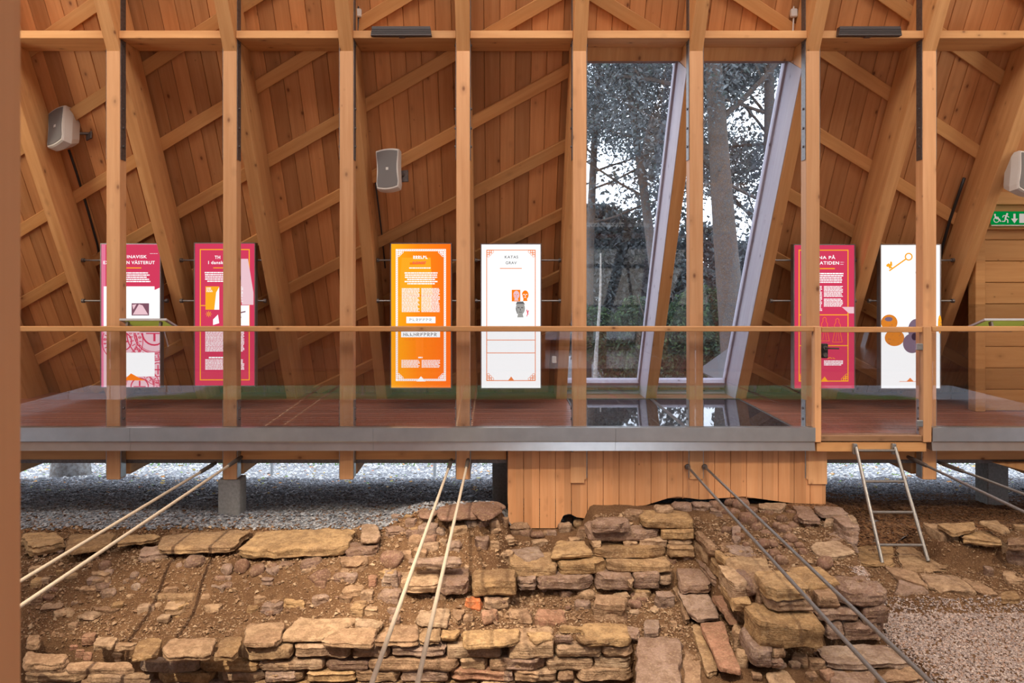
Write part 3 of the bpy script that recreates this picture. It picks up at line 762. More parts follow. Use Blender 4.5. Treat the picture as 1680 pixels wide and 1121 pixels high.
# 1 coin panel
p = Panel(167.5, 399.5, 266.5, 636, 'pink', 'backlit panel with big red coin prints behind the leftmost post', -1)
rr = random.Random(3)
mk = []
for k in range(60):
    y = rr.uniform(402, 632); x = rr.uniform(168.6, 172); mk.append(p.rect(x, y, x+rr.uniform(1, 3), y+rr.uniform(1, 3)))
p.polys('crimson_field', [p.rect(176, 402, 265, 470), [(256, 470), (265, 470), (265, 472), (257, 476)]], 'red')
p.polys('white_box', [[(173, 470), (256, 470), (256, 476), (265, 472), (265, 544), (173, 544)]], 'white')
def coin(cx, cy, R, name='coin_print'):
    ps = []
    for r0_, r1_ in ((R*.96, R), (R*.70, R*.74), (R*.66, R*.68)): ps += ring(cx, cy, r0_, r1_, n=48)
    r2 = random.Random(int(cx*7)); n = int(R*.8)
    for q in range(n):
        a = 2*math.pi*q/n; c_, s_2 = math.cos(a), math.sin(a)
        k = q % 4
        rad = lambda u: (cx+u*c_, cy+u*s_2)
        ps.append(st(rad(R*.78), rad(R*.92), 1.4))
        if k == 1: ps.append(st((cx+R*.85*c_-2*s_2, cy+R*.85*s_2+2*c_), (cx+R*.85*c_+2*s_2, cy+R*.85*s_2-2*c_), 1.1))
        if k == 2: ps += ring(cx+R*.85*c_, cy+R*.85*s_2, 1.6, 2.6, n=8)
    ps += [st((cx-R*.3, cy), (cx+R*.3, cy), R*.08), st((cx, cy-R*.3), (cx, cy+R*.3), R*.08)]+ring(cx, cy, R*.4, R*.46, n=24)
    # keep inside the panel
    ps = [[(min(max(x, 169.5), 264.8), min(max(y, 546), 634.4)) for x, y in q_] for q_ in ps]
    ps = [q_ for q_ in ps if abs(sum(q_[i][0]*q_[(i+1) % len(q_)][1]-q_[(i+1) % len(q_)][0]*q_[i][1] for i in range(len(q_)))) > .05]
    return ps
p.polys('rose_field', [p.rect(173, 544, 265, 634.5)], 'pale')
p.polys('coin_print', coin(256, 546, 46), 'red'); p.polys('coin_print', coin(204, 560, 34), 'red'); p.polys('coin_print', coin(232, 634, 33), 'red'); p.polys('coin_print', coin(262, 606, 26), 'red')
p.polys('white_box', [p.rect(190, 578, 256.5, 617)], 'white')
p.polys('orange_peak', [[(206, 623), (218, 612), (238, 623)], p.rect(190, 622, 240, 623.5)], 'orange')
p.polys('map_print', [p.rect(219, 497.5, 247.5, 517.5)], 'mauve'); p.polys('sail_print', [[(221, 516), (231, 499), (237, 501), (246, 516)], [(220, 500), (227, 499), (222, 508)]], 'pale')
p.text('SKANDINAVISK', 213, 421.5, 5.2, 62, 'white', bold=.02); p.text('EXPANSION VÄSTERUT', 215, 430.5, 6.4, 84, 'white', bold=.02)
p.polys('orange_rule', [p.rect(190, 439, 235, 440.6)], 'yellow')
p.block(186, 447, 250, 463, 'white', 3.5, 2, True, 5); p.block(249, 416, 262, 418, 'pale', 3, .9, False, 6)

# 2 red panel left
p = Panel(320.5, 398.5, 421, 633.5, 'red', 'crimson backlit panel with an orange drawn frame behind the second post', 0)
p.border(330, 409, 411.5, 623.5, 1.6, 'yellow')
p.polys('orange_rule', [p.rect(330, 500.5, 345, 502)], 'yellow'); p.polys('orange_rule', [p.rect(352, 439, 390, 440.4)], 'yellow')
p.text('TH', 359, 422.5, 5.4, 9, 'white', bold=.02); p.text('I danska', 358, 431, 5.2, 28, 'white', 'subtitle_text', .02); p.text('?', 397, 431, 5.2, 3, 'white', 'subtitle_text', .02)
p.block(336, 446.5, 404, 464, 'white', 3.5, 2, True, 7)
p.polys('orange_picture', [p.rect(339.5, 470, 362, 508)], 'yellow'); p.polys('white_figure', [[(354, 508), (357, 480), (362, 471), (362, 508)]], 'white'); p.block(341, 472, 352, 480, 'white', 2, 1, False, 8)
p.polys('white_map', [[(372, 501), (411, 501), (411, 534), (374, 534)], [(352, 533), (352, 524), (356, 520), (360, 516), (362, 530)]], 'white')
p.polys('ink_splash', [st((389, 503), (396, 522), 5), st((392, 514), (405, 511), 2), st((388, 510), (394, 506), 4), ring(393, 518, 0, 4, n=10)[0], st((386, 520), (395, 526), 5)], 'mauve')
p.polys('compass_print', sum([[st((345+5*math.cos(a*math.pi/4), 515+5*math.sin(a*math.pi/4)), (345+2.5*math.cos(a*math.pi/4), 515+2.5*math.sin(a*math.pi/4)), .9)] for a in range(8)], [])+ring(345, 515, 1.2, 2.2, n=10), 'yellow')
p.polys('pale_window', [[(396, 425), (409, 425), (418, 480), (418, 500), (399, 500)]], 'pale')
p.block(391, 470, 401, 496, 'white', 2.2, 1.2, False, 9)
p.block(339.5, 544, 403, 577, 'white', 2.2, 1.35, False, 10); p.block(344, 585, 372, 588, 'white', 4, 2.4, True, 11); p.block(339.5, 589, 403, 607, 'white', 2.2, 1.35, False, 12)

# 3 orange panel
gm, t, b_, o_ = new_mat('backlit_orange_gradient'); t.nodes.remove(b_); g = G(t)
tcx = g.n('ShaderNodeTexCoord'); sp = g.n('ShaderNodeSeparateXYZ'); g.L(tcx.outputs['Object'], sp.inputs[0])
em = g.n('ShaderNodeEmission'); g.L(g.ramp(g.math('MULTIPLY_ADD', sp.outputs[0], 1.35, .5), [(0., (1, .40, .01)), (.45, (1, .23, .008)), (1., (1, .15, .01))]), em.inputs[0]); em.inputs[1].default_value = 1.25; g.L(em.outputs[0], o_.inputs[0])
p = Panel(641, 399, 741.5, 637, gm, 'orange backlit panel with a white braided border and runes', 2)
p.border(650, 409, 732, 624.5, 3.4, 'white', 'braided_border')
ps = []
for q in range(70):
    y = 412+q*3; ps += [st((650.6, y), (652.8, y+1.6), .7), st((729.2, y), (731.4, y+1.6), .7)]
for q in range(26):
    x = 654+q*3; ps += [st((x, 409.6), (x+1.6, 411.8), .7), st((x, 621.7), (x+1.6, 623.9), .7)]
p.polys('braid_marks', ps, 'orange')
for (cx_, cy_, sx, sy) in ((653, 412, 1, 1), (729, 412, -1, 1), (653, 621.5, 1, -1), (729, 621.5, -1, -1)): p.knot(cx_, cy_, sx, sy, 'white', 2.2, .8)
p.polys('pale_reflection', [[(660, 423), (707, 423), (710, 484), (656, 484)], [(654, 486), (708, 486), (708, 510), (654, 510)]], 'yellow')
def runes(cx, cy, w, h, n, colr, name='rune_text', lw=1.1, seed=2):
    r = random.Random(seed); ps = []
    for q in range(n):
        x = cx-w/2+w*(q+.5)/n; u = w/n*.32
        ps.append(st((x-u, cy-h/2), (x-u, cy+h/2), lw))
        k = r.randrange(5)
        if k in (0, 1): ps += [st((x-u, cy-h/2), (x+u, cy-h/5), lw), st((x+u, cy-h/5), (x-u, cy+h*.1), lw)]
        if k in (0, 2): ps += [st((x-u, cy), (x+u, cy+h/2), lw)]
        if k == 3: ps += [st((x-u, cy-h/6), (x+u, cy-h/2), lw), st((x-u, cy+h/6), (x+u, cy-h/6), lw)]
        if k == 4: ps += [st((x+u, cy-h/2), (x+u, cy+h/2), lw), st((x-u, cy-h/6), (x+u, cy+h/6), lw)]
    return p.polys(name, ps, colr)
runes(690.5, 422.5, 24, 5.2, 6, 'white'); p.polys('title_shade', [[(673, 431), (698, 430), (698, 434), (673, 434.5)]], 'orange'); p.text('KONST', 689, 431.2, 4.4, 22, 'lred', bold=.01)
p.block(672, 439, 709, 442, 'white', 3, 1.8, False, 13); p.block(664, 447, 719, 468, 'white', 3.5, 2.1, True, 14)
p.block(660, 473, 689, 512, 'white', 2.2, 1.3, False, 15); p.block(692, 473, 722, 512, 'white', 2.2, 1.3, False, 16)
p.polys('white_strip', [p.rect(667.5, 519.5, 715, 530)], 'white'); runes(691, 524.5, 38, 5, 7, 'lgrey', lw=.7, seed=4)
p.polys('white_strip', [p.rect(659, 543.5, 722.5, 553)], 'white'); runes(690, 548.5, 56, 5.5, 10, 'grey', lw=.8, seed=5)
runes(692, 557, 56, 2.5, 9, 'orange', lw=.5, seed=6)
p.block(687, 585, 694, 588, 'white', 3, 2, False, 17); p.block(659.5, 590, 689.5, 604, 'white', 2.2, 1.3, False, 18); p.block(692.5, 590, 722.5, 604, 'white', 2.2, 1.3, False, 19)
p.polys('white_peak', [[(684, 625), (691.5, 616.5), (699, 625)]], 'white')

# 4 white panel
p = Panel(788.5, 400, 888, 637.5, 'white', 'white backlit panel with thin orange frame and small portraits', 3)
p.border(798, 410, 878.5, 624.5, 1.25, 'line')
for (cx_, cy_, sx, sy) in ((799, 411, 1, 1), (877.5, 411, -1, 1), (799, 623.5, 1, -1), (877.5, 623.5, -1, -1)): p.knot(cx_, cy_, sx, sy, 'line', 2.6, .7)
p.text('KATAS', 839, 422, 4.6, 22, 'grey', bold=.012); p.text('GRAV', 838.5, 431.5, 4.6, 18, 'grey', bold=.012)
p.polys('orange_rule', [p.rect(820, 440, 856, 441.2), p.rect(798, 557, 878.5, 558.2), p.rect(798, 578, 878.5, 579.2)], 'line')
p.polys('orange_peak', [[(833, 624.5), (838.5, 617), (844, 624.5)]], 'line')
def head(cx, cy, w, h, skin, darkc, name):
    el = [(cx+w/2*math.cos(a*math.pi/12), cy+h/2*math.sin(a*math.pi/12)*(1 if math.sin(a*math.pi/12) < 0 else .95)) for a in range(24)]
    p.polys(name, [el, [(cx-w*.22, cy+h*.3), (cx+w*.22, cy+h*.3), (cx+w*.34, cy+h*.66), (cx-w*.34, cy+h*.66)]], skin)
    p.polys(name+'_features', [p.rect(cx-w*.3, cy-h*.1, cx-w*.08, cy-h*.02), p.rect(cx+w*.08, cy-h*.1, cx+w*.3, cy-h*.02), [(cx-w*.03, cy-h*.05), (cx+w*.09, cy+h*.15), (cx-w*.06, cy+h*.15)], p.rect(cx-w*.16, cy+h*.24, cx+w*.16, cy+h*.29), [(cx-w*.5, cy-h*.05), (cx-w*.42, cy-h*.05), (cx-w*.3, cy+h*.4), (cx-w*.36, cy+h*.4)]], darkc)
p.polys('orange_portrait_field', [p.rect(839.5, 475.5, 853.5, 494.5)], 'orange'); head(847, 484, 10, 14, 'pale', 'orange', 'portrait')
head(861.5, 484, 11, 15, 'orange', 'white', 'portrait'); head(853.5, 506, 15, 22, 'lgrey', 'grey', 'portrait')
p.polys('stone_hair', [[(846, 500), (848, 495), (858, 494.5), (861.5, 500), (858, 498.5), (849, 498.5)]], 'grey')
p.polys('red_marks', [st((864, 508), (866, 516), 1.6), st((867, 509), (864, 519), 1.2)], 'lred')

# 5 red panel right
p = Panel(1299.5, 401, 1400.5, 638, E['red'], 'crimson backlit panel seen beside and through the glass gate', 6)
p.border(1308, 410, 1389.5, 625.5, 1.6, 'yellow')
p.text('KVINNA PÅ', 1343, 422, 6.6, 50, 'white', bold=.02); p.text('VIKINGATIDEN', 1343, 431.7, 5.4, 62, 'white', bold=.02)
p.polys('orange_rule', [p.rect(1322, 440, 1367, 441.8), p.rect(1308, 515.7, 1389.5, 517.2), p.rect(1308, 566, 1389.5, 567.5)], 'yellow')
p.block(1376, 430, 1384, 436, 'pale', 3.4, 1, False, 21)
p.block(1318, 448, 1381, 465, 'white', 3.5, 2.1, False, 22); p.block(1318, 469.5, 1346, 512, 'white', 2.3, 1.35, False, 23); p.block(1349, 469.5, 1380, 487, 'white', 2.3, 1.35, False, 24); p.block(1349, 490, 1380, 504, 'white', 2.3, 1.35, False, 25)
def lady(cx, cy, s, name='drawn_figure'):
    out = [(cx, cy-22*s), (cx+2.6*s, cy-20*s), (cx+2.6*s, cy-15*s), (cx+5*s, cy-11*s), (cx+4*s, cy-3*s), (cx+8*s, cy+17*s), (cx-8*s, cy+17*s), (cx-4*s, cy-3*s), (cx-5*s, cy-11*s), (cx-2.6*s, cy-15*s), (cx-2.6*s, cy-20*s)]
    ps = [st(out[i], out[(i+1) % len(out)], .7) for i in range(len(out))]+[st((cx-3*s, cy+15*s), (cx, cy-4*s), .5), st((cx+3*s, cy+15*s), (cx+1*s, cy-4*s), .5), st((cx-4*s, cy-3*s), (cx+4*s, cy-3*s), .7)]
    p.polys(name, ps, 'orange')
lady(1350, 542, 1); lady(1371, 544, 1); 
p.polys('white_shard', [[(1378, 503.5), (1398, 503.5), (1398, 514), (1390, 514)]], 'pale')
p.block(1349, 591, 1380, 600, 'white', 2.2, 1.35, False, 26); p.polys('orange_note', [st((1355, 588), (1359, 586), .9), st((1359, 586), (1362, 588), .9), st((1363, 586.5), (1367, 588), .9)], 'yellow')
for (cx_, sx) in ((1309.5, 1), (1388, -1)): p.knot(cx_, 624, sx, -1, 'yellow', 2.6, .8)
p.polys('orange_peak', [[(1343, 625.5), (1350, 617), (1356, 625.5)]], 'yellow')

# 6 white panel with key and beads
p = Panel(1441, 401, 1540.5, 638, 'white', 'white backlit panel with an orange key and beads beside the gate hinges', 7)
p.polys('key_print', ring(1487.8, 421.5, 4.4, 6.5, n=20)+[st((1483, 425.5), (1456, 444.5), 2.2), [(1451, 435), (1455, 432), (1457, 434), (1458, 429), (1460.5, 430), (1461, 436), (1459, 437), (1461.5, 440), (1456, 441), (1455, 438), (1452, 438)]], 'yellow')
def bead(cx, cy, rx, ry, colr, hole, hc='dark', seed=1):
    r = random.Random(seed)
    p.polys('bead_print', [[(cx+rx*math.cos(a*math.pi/14), cy+ry*math.sin(a*math.pi/14)) for a in range(28)]], colr)
    ps = []
    for q in range(22):
        a = r.uniform(0, 6.28); d = r.uniform(.2, .92); x, y = cx+rx*d*math.cos(a), cy+ry*d*math.sin(a); e = r.uniform(.25, .8)
        ps.append([(x-e, y), (x, y-e), (x+e, y+.1), (x, y+e)])
    p.polys('bead_specks', ps, 'mauve')
    if hole: p.polys('bead_hole', [[(hole[0]+hole[2]*math.cos(a*math.pi/10), hole[1]+hole[3]*math.sin(a*math.pi/10)) for a in range(20)]], hc)
bead(1456, 529, 13.5, 13, 'bead', (1455, 523.5, 6.5, 3.6), 'purple', 1); bead(1464.5, 554, 16, 13.5, 'bead', None, seed=2)
bead(1500, 541, 13.5, 18, 'purple', None, seed=3); bead(1493, 563, 15, 16, 'purple', (1497, 552, 5, 6), 'dark', 4); bead(1538, 532, 3, 15, 'yellow', None, seed=5)
p.polys('fragment_print', [st((1499, 446), (1500, 457), 1.2), st((1502, 440), (1501, 449), 1.4), st((1499, 478), (1501, 480), .8)], 'mauve')
p.polys('orange_peak', [[(1484, 624.8), (1489.5, 619), (1495, 624.8)], p.rect(1472, 624.8, 1520, 625.6)], 'line')
# ============================================================ GROUND AND RUIN
def interp(tab, y):
    if y <= tab[0][0]: return tab[0][1]
    for (a, za), (b_, zb) in zip(tab, tab[1:]):
        if y <= b_: return za+(zb-za)*(y-a)/(b_-a)
    return tab[-1][1]
def sm(a, b_, x):
    t = min(1, max(0, (x-a)/(b_-a))); return t*t*(3-2*t)
OUT = [(7.0, -.83), (7.3, -.83), (9, -1.10), (12, -1.6), (14, -1.8), (60, -2.3)]
TL = [(5.62, -2.1), (5.70, -1.29), (6.0, -1.25), (6.12, -1.18), (6.28, -1.02), (6.38, -.95), (6.9, -.90), (7.0, -.84), (7.3, -.82)]
TM = [(5.62, -2.1), (5.70, -1.29), (6.05, -1.26), (6.3, -1.14), (6.5, -1.0), (6.8, -.78), (7.0, -.66), (7.2, -.66), (7.5, -.84)]
TC = [(5.62, -2.1), (5.70, -1.29), (6.45, -1.27), (6.52, -1.22), (6.62, -1.06), (6.74, -.92), (6.88, -.70), (7.3, -.72), (7.5, -.84)]
TC2 = [(5.62, -2.1), (5.70, -1.29), (6.45, -1.27), (6.52, -1.20), (6.7, -1.08), (6.9, -.98), (7.5, -.96)]
XL = [(5.4, 2.05), (6.1, 1.91), (6.9, 1.84)]
TR = [(4.4, -2.1), (4.5, -1.24), (5.42, -1.20), (5.48, -.80), (7.2, -.74), (7.5, -.86)]
TG = [(3.0, -1.13), (5.82, -1.13), (5.90, -1.04), (6.98, -1.00), (7.4, -.93), (9, -1.10)]
def inner(x, y):
    zl, zm, zc_, zg = interp(TL, y), interp(TM, y), interp(TC, y), interp(TG, y)
    z = zl+(zm-zl)*sm(-1.25, -.7, x)
    zc2 = interp(TC2, y); zc_ = zc2+(zc_-zc2)*sm(.80, .95, x)
    z = z+(zc_-z)*sm(-.05, .15, x)
    if x > 1.0:       # passage wall that comes forward
        zp = -1.29 if y > 4.2 else -2.1
        if y < 6.5: z = max(z, z+(zp-z)*sm(1.04, 1.10, x))
        zk = -1.24 if 4.3 < y < 6.9 else z
        z = z+(max(zk, z)-z)*sm(1.66, 1.74, x)
    xl = interp(XL, y)+.02
    zr = interp(TR, y)
    z = z+(max(zr, z if y > 7 else -2.1)-z)*sm(xl-.05, xl+.03, x)
    xr = 2.86+max(0, (y-5.3))*.30 if y > 5.42 else 2.95-(y-5.4)*.10
    z = z+(zg-z)*sm(xr-.03, xr+.05, x)
    # pile at the right
    if y > 6.3: z += (max(z, -.84)-z)*sm(3.98, 4.08, x-(.0 if y < 6.9 else 0))*sm(6.42, 6.50, y)*(1-sm(6.95, 7.1, y))
    if x > 4.3: z += .05*sm(4.3, 4.7, x)*sm(5.9, 6.2, y)*(1-sm(6.4, 6.6, y))
    return z
def hbase(x, y):
    if -6.6 < x < 7 and 3.9 < y < 7.3: return inner(x, y)
    Y = y if y > K/2 else K-y
    if Y < 7.0: 
        if 1.2 < y < 3.0: return -.62
        return -2.1 if x < 1 else -1.13
    z = interp(OUT, Y)
    if y > K/2 and -6.6 < x < 7: z += (inner(x, 7.29)-interp(OUT, 7.29))*(1-sm(7.3, 8.2, Y))
    return z
def ground(x, y):
    z = hbase(x, y); Y = y if y > K/2 else K-y
    if 3.9 < y < 7.35:
        a = .030 if y < 6.95 else .012
        if x > 3.0 and y < 5.85: a = .006
        z += a*noise.noise(Vector((x*4.5, y*4.5, 1)))+a*.7*noise.noise(Vector((x*14, y*14, 3)))+a*.4*noise.noise(Vector((x*38, y*38, 5)))
    else: z += .04*noise.noise(Vector((x*.7, y*.7, 2)))*min(1, max(0, Y-7.2))+.012*noise.noise(Vector((x*9, y*9, 2)))
    return z

def earth_mat():
    m, t, b, o = new_mat('dry_brown_earth'); g = G(t); tcx = g.n('ShaderNodeTexCoord'); v = tcx.outputs['Object']
    n1 = g.noise(v, 2.2, 5, .6); n2 = g.noise(v, 24, 6, .75); n3 = g.noise(v, 110, 3, .7)
    c = g.ramp(n1, [(.3, (.12, .062, .033)), (.55, (.19, .105, .056)), (.75, (.27, .16, .09))])
    c = g.mix(g.ramp(n2, [(.35, .6), (.55, 0.)]), c, (.10, .048, .024)); c = g.mix(g.ramp(n3, [(.55, 0.), (.7, .55)]), c, (.50, .35, .20))
    g.L(c, b.inputs['Base Color']); b.inputs['Roughness'].default_value = 1; b.inputs['Specular IOR Level'].default_value = .1
    g.bump(g.math('ADD', g.math('MULTIPLY', n2, .7), g.math('MULTIPLY', n3, .5)), .03, b); return m
EARTH = earth_mat()
def gravel_mat(name, cols, sc=1):
    m, t, b, o = new_mat(name); g = G(t); tcx = g.n('ShaderNodeTexCoord'); v = tcx.outputs['Object']
    vo = g.n('ShaderNodeTexVoronoi'); g.L(v, vo.inputs['Vector']); vo.inputs['Scale'].default_value = 38*sc
    sp = g.n('ShaderNodeSeparateColor'); g.L(vo.outputs['Color'], sp.inputs[0])
    c = g.ramp(sp.outputs[0], [(i/(len(cols)-1), c_) for i, c_ in enumerate(cols)])
    g.L(c, b.inputs['Base Color']); b.inputs['Roughness'].default_value = .9; b.inputs['Specular IOR Level'].default_value = .15
    h = g.math('SUBTRACT', 1., g.math('MULTIPLY', vo.outputs['Distance'], 1.)); g.bump(h, .02, b); return m
GRAVB = gravel_mat('grey_gravel_bed', [(.09, .09, .10), (.25, .26, .29), (.42, .43, .46), (.14, .12, .11)])
def grid(name, xs, ys, skip, mat, fn=ground):
    vs = [(x, y, fn(x, y)) for y in ys for x in xs]; nx = len(xs); fs = []
    for j in range(len(ys)-1):
        for i in range(nx-1):
            if skip and skip((xs[i]+xs[i+1])/2, (ys[j]+ys[j+1])/2): continue
            fs.append((j*nx+i, j*nx+i+1, (j+1)*nx+i+1, (j+1)*nx+i))
    m = MB(); m.v = vs; m.f = fs; m.mi = [0]*len(fs); o = m.build(name, mat, smooth=True); return o
def rng(a, b_, d):
    n = max(1, round((b_-a)/d)); return [a+(b_-a)*i/n for i in range(n+1)]
def gmask(x, y): return (y > 6.97 and x < -.95) or (y > 7.02 and x > 3.05) 
rx = rng(-6.0, 6.6, .035); ry = rng(4.0, 7.1, .03)
ry += [7.16, 7.22, 7.28, 7.34, 7.42, 7.5, 7.6, 7.75, 7.95, 8.2]
e = grid('earth_bed', rx, ry, lambda x, y: y > 7.07 and not -.95 < x < 3.1 or y > 7.35 and not 0 < x < 3.1, EARTH); tag(e, 'dry brown earth of the excavated ruin', 'earth', kind='structure')
ox = rng(-45, -9, 2)+rng(-8.7, 9, .15)+rng(9.5, 45, 2)
oy = rng(-50, -7, 2)+rng(-6.5, 4.0, .2)
tag(grid('ground_near', ox, oy, None, GRAVB), kind='structure')
tag(grid('ground_far', ox, rng(7.0, 14, .12)+rng(14.5, 70, 1.5), lambda x, y: (y < 7.5 and .16 < x < 2.95) or (y < 7.25 and -.75 < x < 2.95), GRAVB), kind='structure')
tag(grid('ground_left', rng(-45, -9, 2)+rng(-8.7, -6.0, .3), rng(4.0, 7.0, .3), None, GRAVB), kind='structure')
tag(grid('ground_right', rng(6.6, 9, .3)+rng(9.5, 45, 2), rng(4.0, 7.0, .3), None, GRAVB), kind='structure')

# loose gravel as real chips
def chips(name, n, region, size, mat, seed, lab, cat='gravel', flat=.45):
    r = random.Random(seed); m = MB(); c = 0
    while c < n:
        x, y = region(r)
        if x is None: continue
        z = ground(x, y); s = size*r.uniform(.55, 1.35); a = r.uniform(0, 6.28); el = r.uniform(.5, 1)
        tilt = Euler((r.uniform(-.5, .5), r.uniform(-.5, .5), a)).to_matrix()
        vs = [tilt @ Vector(p)+Vector((x, y, z+s*flat*.4)) for p in ((s, 0, 0), (0, s*el, 0), (-s, .2*s, 0), (0, -s*el, .1*s), (.1*s, 0, s*flat), (0, .1*s, -s*flat))]
        m.add(vs, [(0, 1, 4), (1, 2, 4), (2, 3, 4), (3, 0, 4), (1, 0, 5), (2, 1, 5), (3, 2, 5), (0, 3, 5)]); c += 1
    me = bpy.data.meshes.new(name); me.from_pydata(m.v, [], m.f); me.materials.append(mat)
    o = bpy.data.objects.new(name, me); COL.objects.link(o); tag(o, lab, cat, kind='stuff'); return o
def island(name, cols, rough=.85):
    m, t, b, o = new_mat(name); g = G(t); ge = g.n('ShaderNodeNewGeometry')
    g.L(g.ramp(ge.outputs['Random Per Island'], [(i/(len(cols)-1), c_) for i, c_ in enumerate(cols)]), b.inputs['Base Color'])
    b.inputs['Roughness'].default_value = rough; b.inputs['Specular IOR Level'].default_value = .2; return m
GR1 = island('grey_stone_chips', [(.08, .085, .10), (.24, .26, .30), (.13, .14, .16), (.38, .40, .44), (.12, .09, .075), (.19, .205, .24)])  # gravel darkened, the shade under the deck is in the colour
GR0 = island('pale_stone_chips', [(.62, .63, .65), (.78, .78, .78), (.50, .51, .54), (.70, .68, .64)])  # same gravel whitened, the outdoor glare is in the colour
GR2 = island('mauve_grey_chips', [(.16, .12, .11), (.34, .28, .26), (.24, .19, .18), (.50, .42, .38), (.28, .17, .12), (.40, .34, .32)])
def reg(x0, x1, y0, y1, bias=1.0, ok=None):
    def f(r):
        x = r.uniform(x0, x1); y = y0+(y1-y0)*r.random()**bias
        if ok and not ok(x, y): return None, None
        # stay inside what the picture can see
        px = CX+x*F/y
        if y > 5 and not (-30 < px < 1710): return None, None
        return x, y
    return f
chips('gravel_left', 26000, reg(-9, -.06, 6.98, 10.5, 1.25), .021, GR1, 1, 'loose grey stone chips under the left part of the deck')
chips('gravel_outside', 9000, reg(-14, 14, 10.3, 15), .03, GR0, 2, 'grey stone chips on the daylit ground outside')
chips('gravel_right', 12000, reg(3.2, 8.5, 8.25, 10.5, 1.1), .021, GR1, 3, 'loose grey stone chips under the right part of the deck')
chips('gravel_floor', 22000, reg(2.9, 5.6, 4.3, 5.9, 1), .011, GR2, 4, 'fine mauve grey gravel floor at the lower right', flat=.7)
BRN = island('brown_dry_leaves', [(.10, .045, .022), (.18, .085, .038), (.06, .028, .016), (.24, .13, .065), (.12, .065, .036)])
chips('leaf_litter', 36000, reg(2.95, 6.8, 6.92, 8.75, 1.2), .023, BRN, 5, 'dark brown leaf litter behind the ladder', 'leaf litter', .3)
chips('leaf_litter', 1500, reg(-9, -.1, 6.95, 8.0, 2), .02, BRN, 6, 'scattered brown leaves along the gravel edge at the left', 'leaf litter', .3)
OR = island('fallen_leaves', [(.55, .22, .06), (.62, .35, .12), (.20, .30, .08), (.45, .14, .05), (.15, .35, .08)])
chips('fallen_leaves', 1600, reg(-14, 14, 8.8, 14.5), .035, OR, 7, 'orange and green fallen leaves on the ground outside', 'leaves', .15)
GRIT = island('earth_crumbs', [(.15, .085, .048), (.24, .145, .085), (.34, .23, .14), (.18, .10, .06), (.40, .29, .19)])
chips('earth_crumbs', 26000, reg(-4.7, 5.0, 5.3, 7.0, 1, lambda x, y: not (x > 2.9 and y < 5.85)), .010, GRIT, 8, 'small crumbs and grit lying on the brown earth of the ruin', 'grit', .7)
chips('earth_crumbs_coarse', 1500, reg(-4.6, 3.0, 5.75, 7.0), .022, GRIT, 9, 'coarse crumbs on the brown earth of the ruin', 'grit', .7)

# ---------------------------------------------------------------- stones
OCH = [(.24, .15, .075), (.46, .29, .13), (.56, .38, .19), (.42, .28, .17), (.60, .44, .25)]
LS = limestone('buff_limestone', [(.20, .12, .08), (.34, .215, .135), (.43, .29, .18), (.32, .215, .15), (.47, .34, .225)])
LY = limestone('yellow_limestone', [(.20, .12, .065), (.36, .225, .11), (.44, .285, .145), (.30, .19, .11), (.46, .32, .185)])
LM = limestone('mauve_limestone', [(.17, .105, .085), (.26, .17, .135), (.32, .225, .18), (.24, .165, .14), (.36, .275, .22)])
LR = limestone('reddish_sandstone', [(.26, .12, .08), (.38, .20, .135), (.33, .17, .115), (.42, .26, .18)])
CB = limestone('brown_cobble', [(.12, .065, .05), (.19, .105, .08), (.23, .14, .105), (.16, .09, .07)], .006, False)
BR = limestone('orange_brick', [(.50, .14, .05), (.58, .18, .07)], .005, False)
MT = {'l': LS, 'y': LY, 'm': LM, 'r': LR, 'c': CB, 'b': BR}
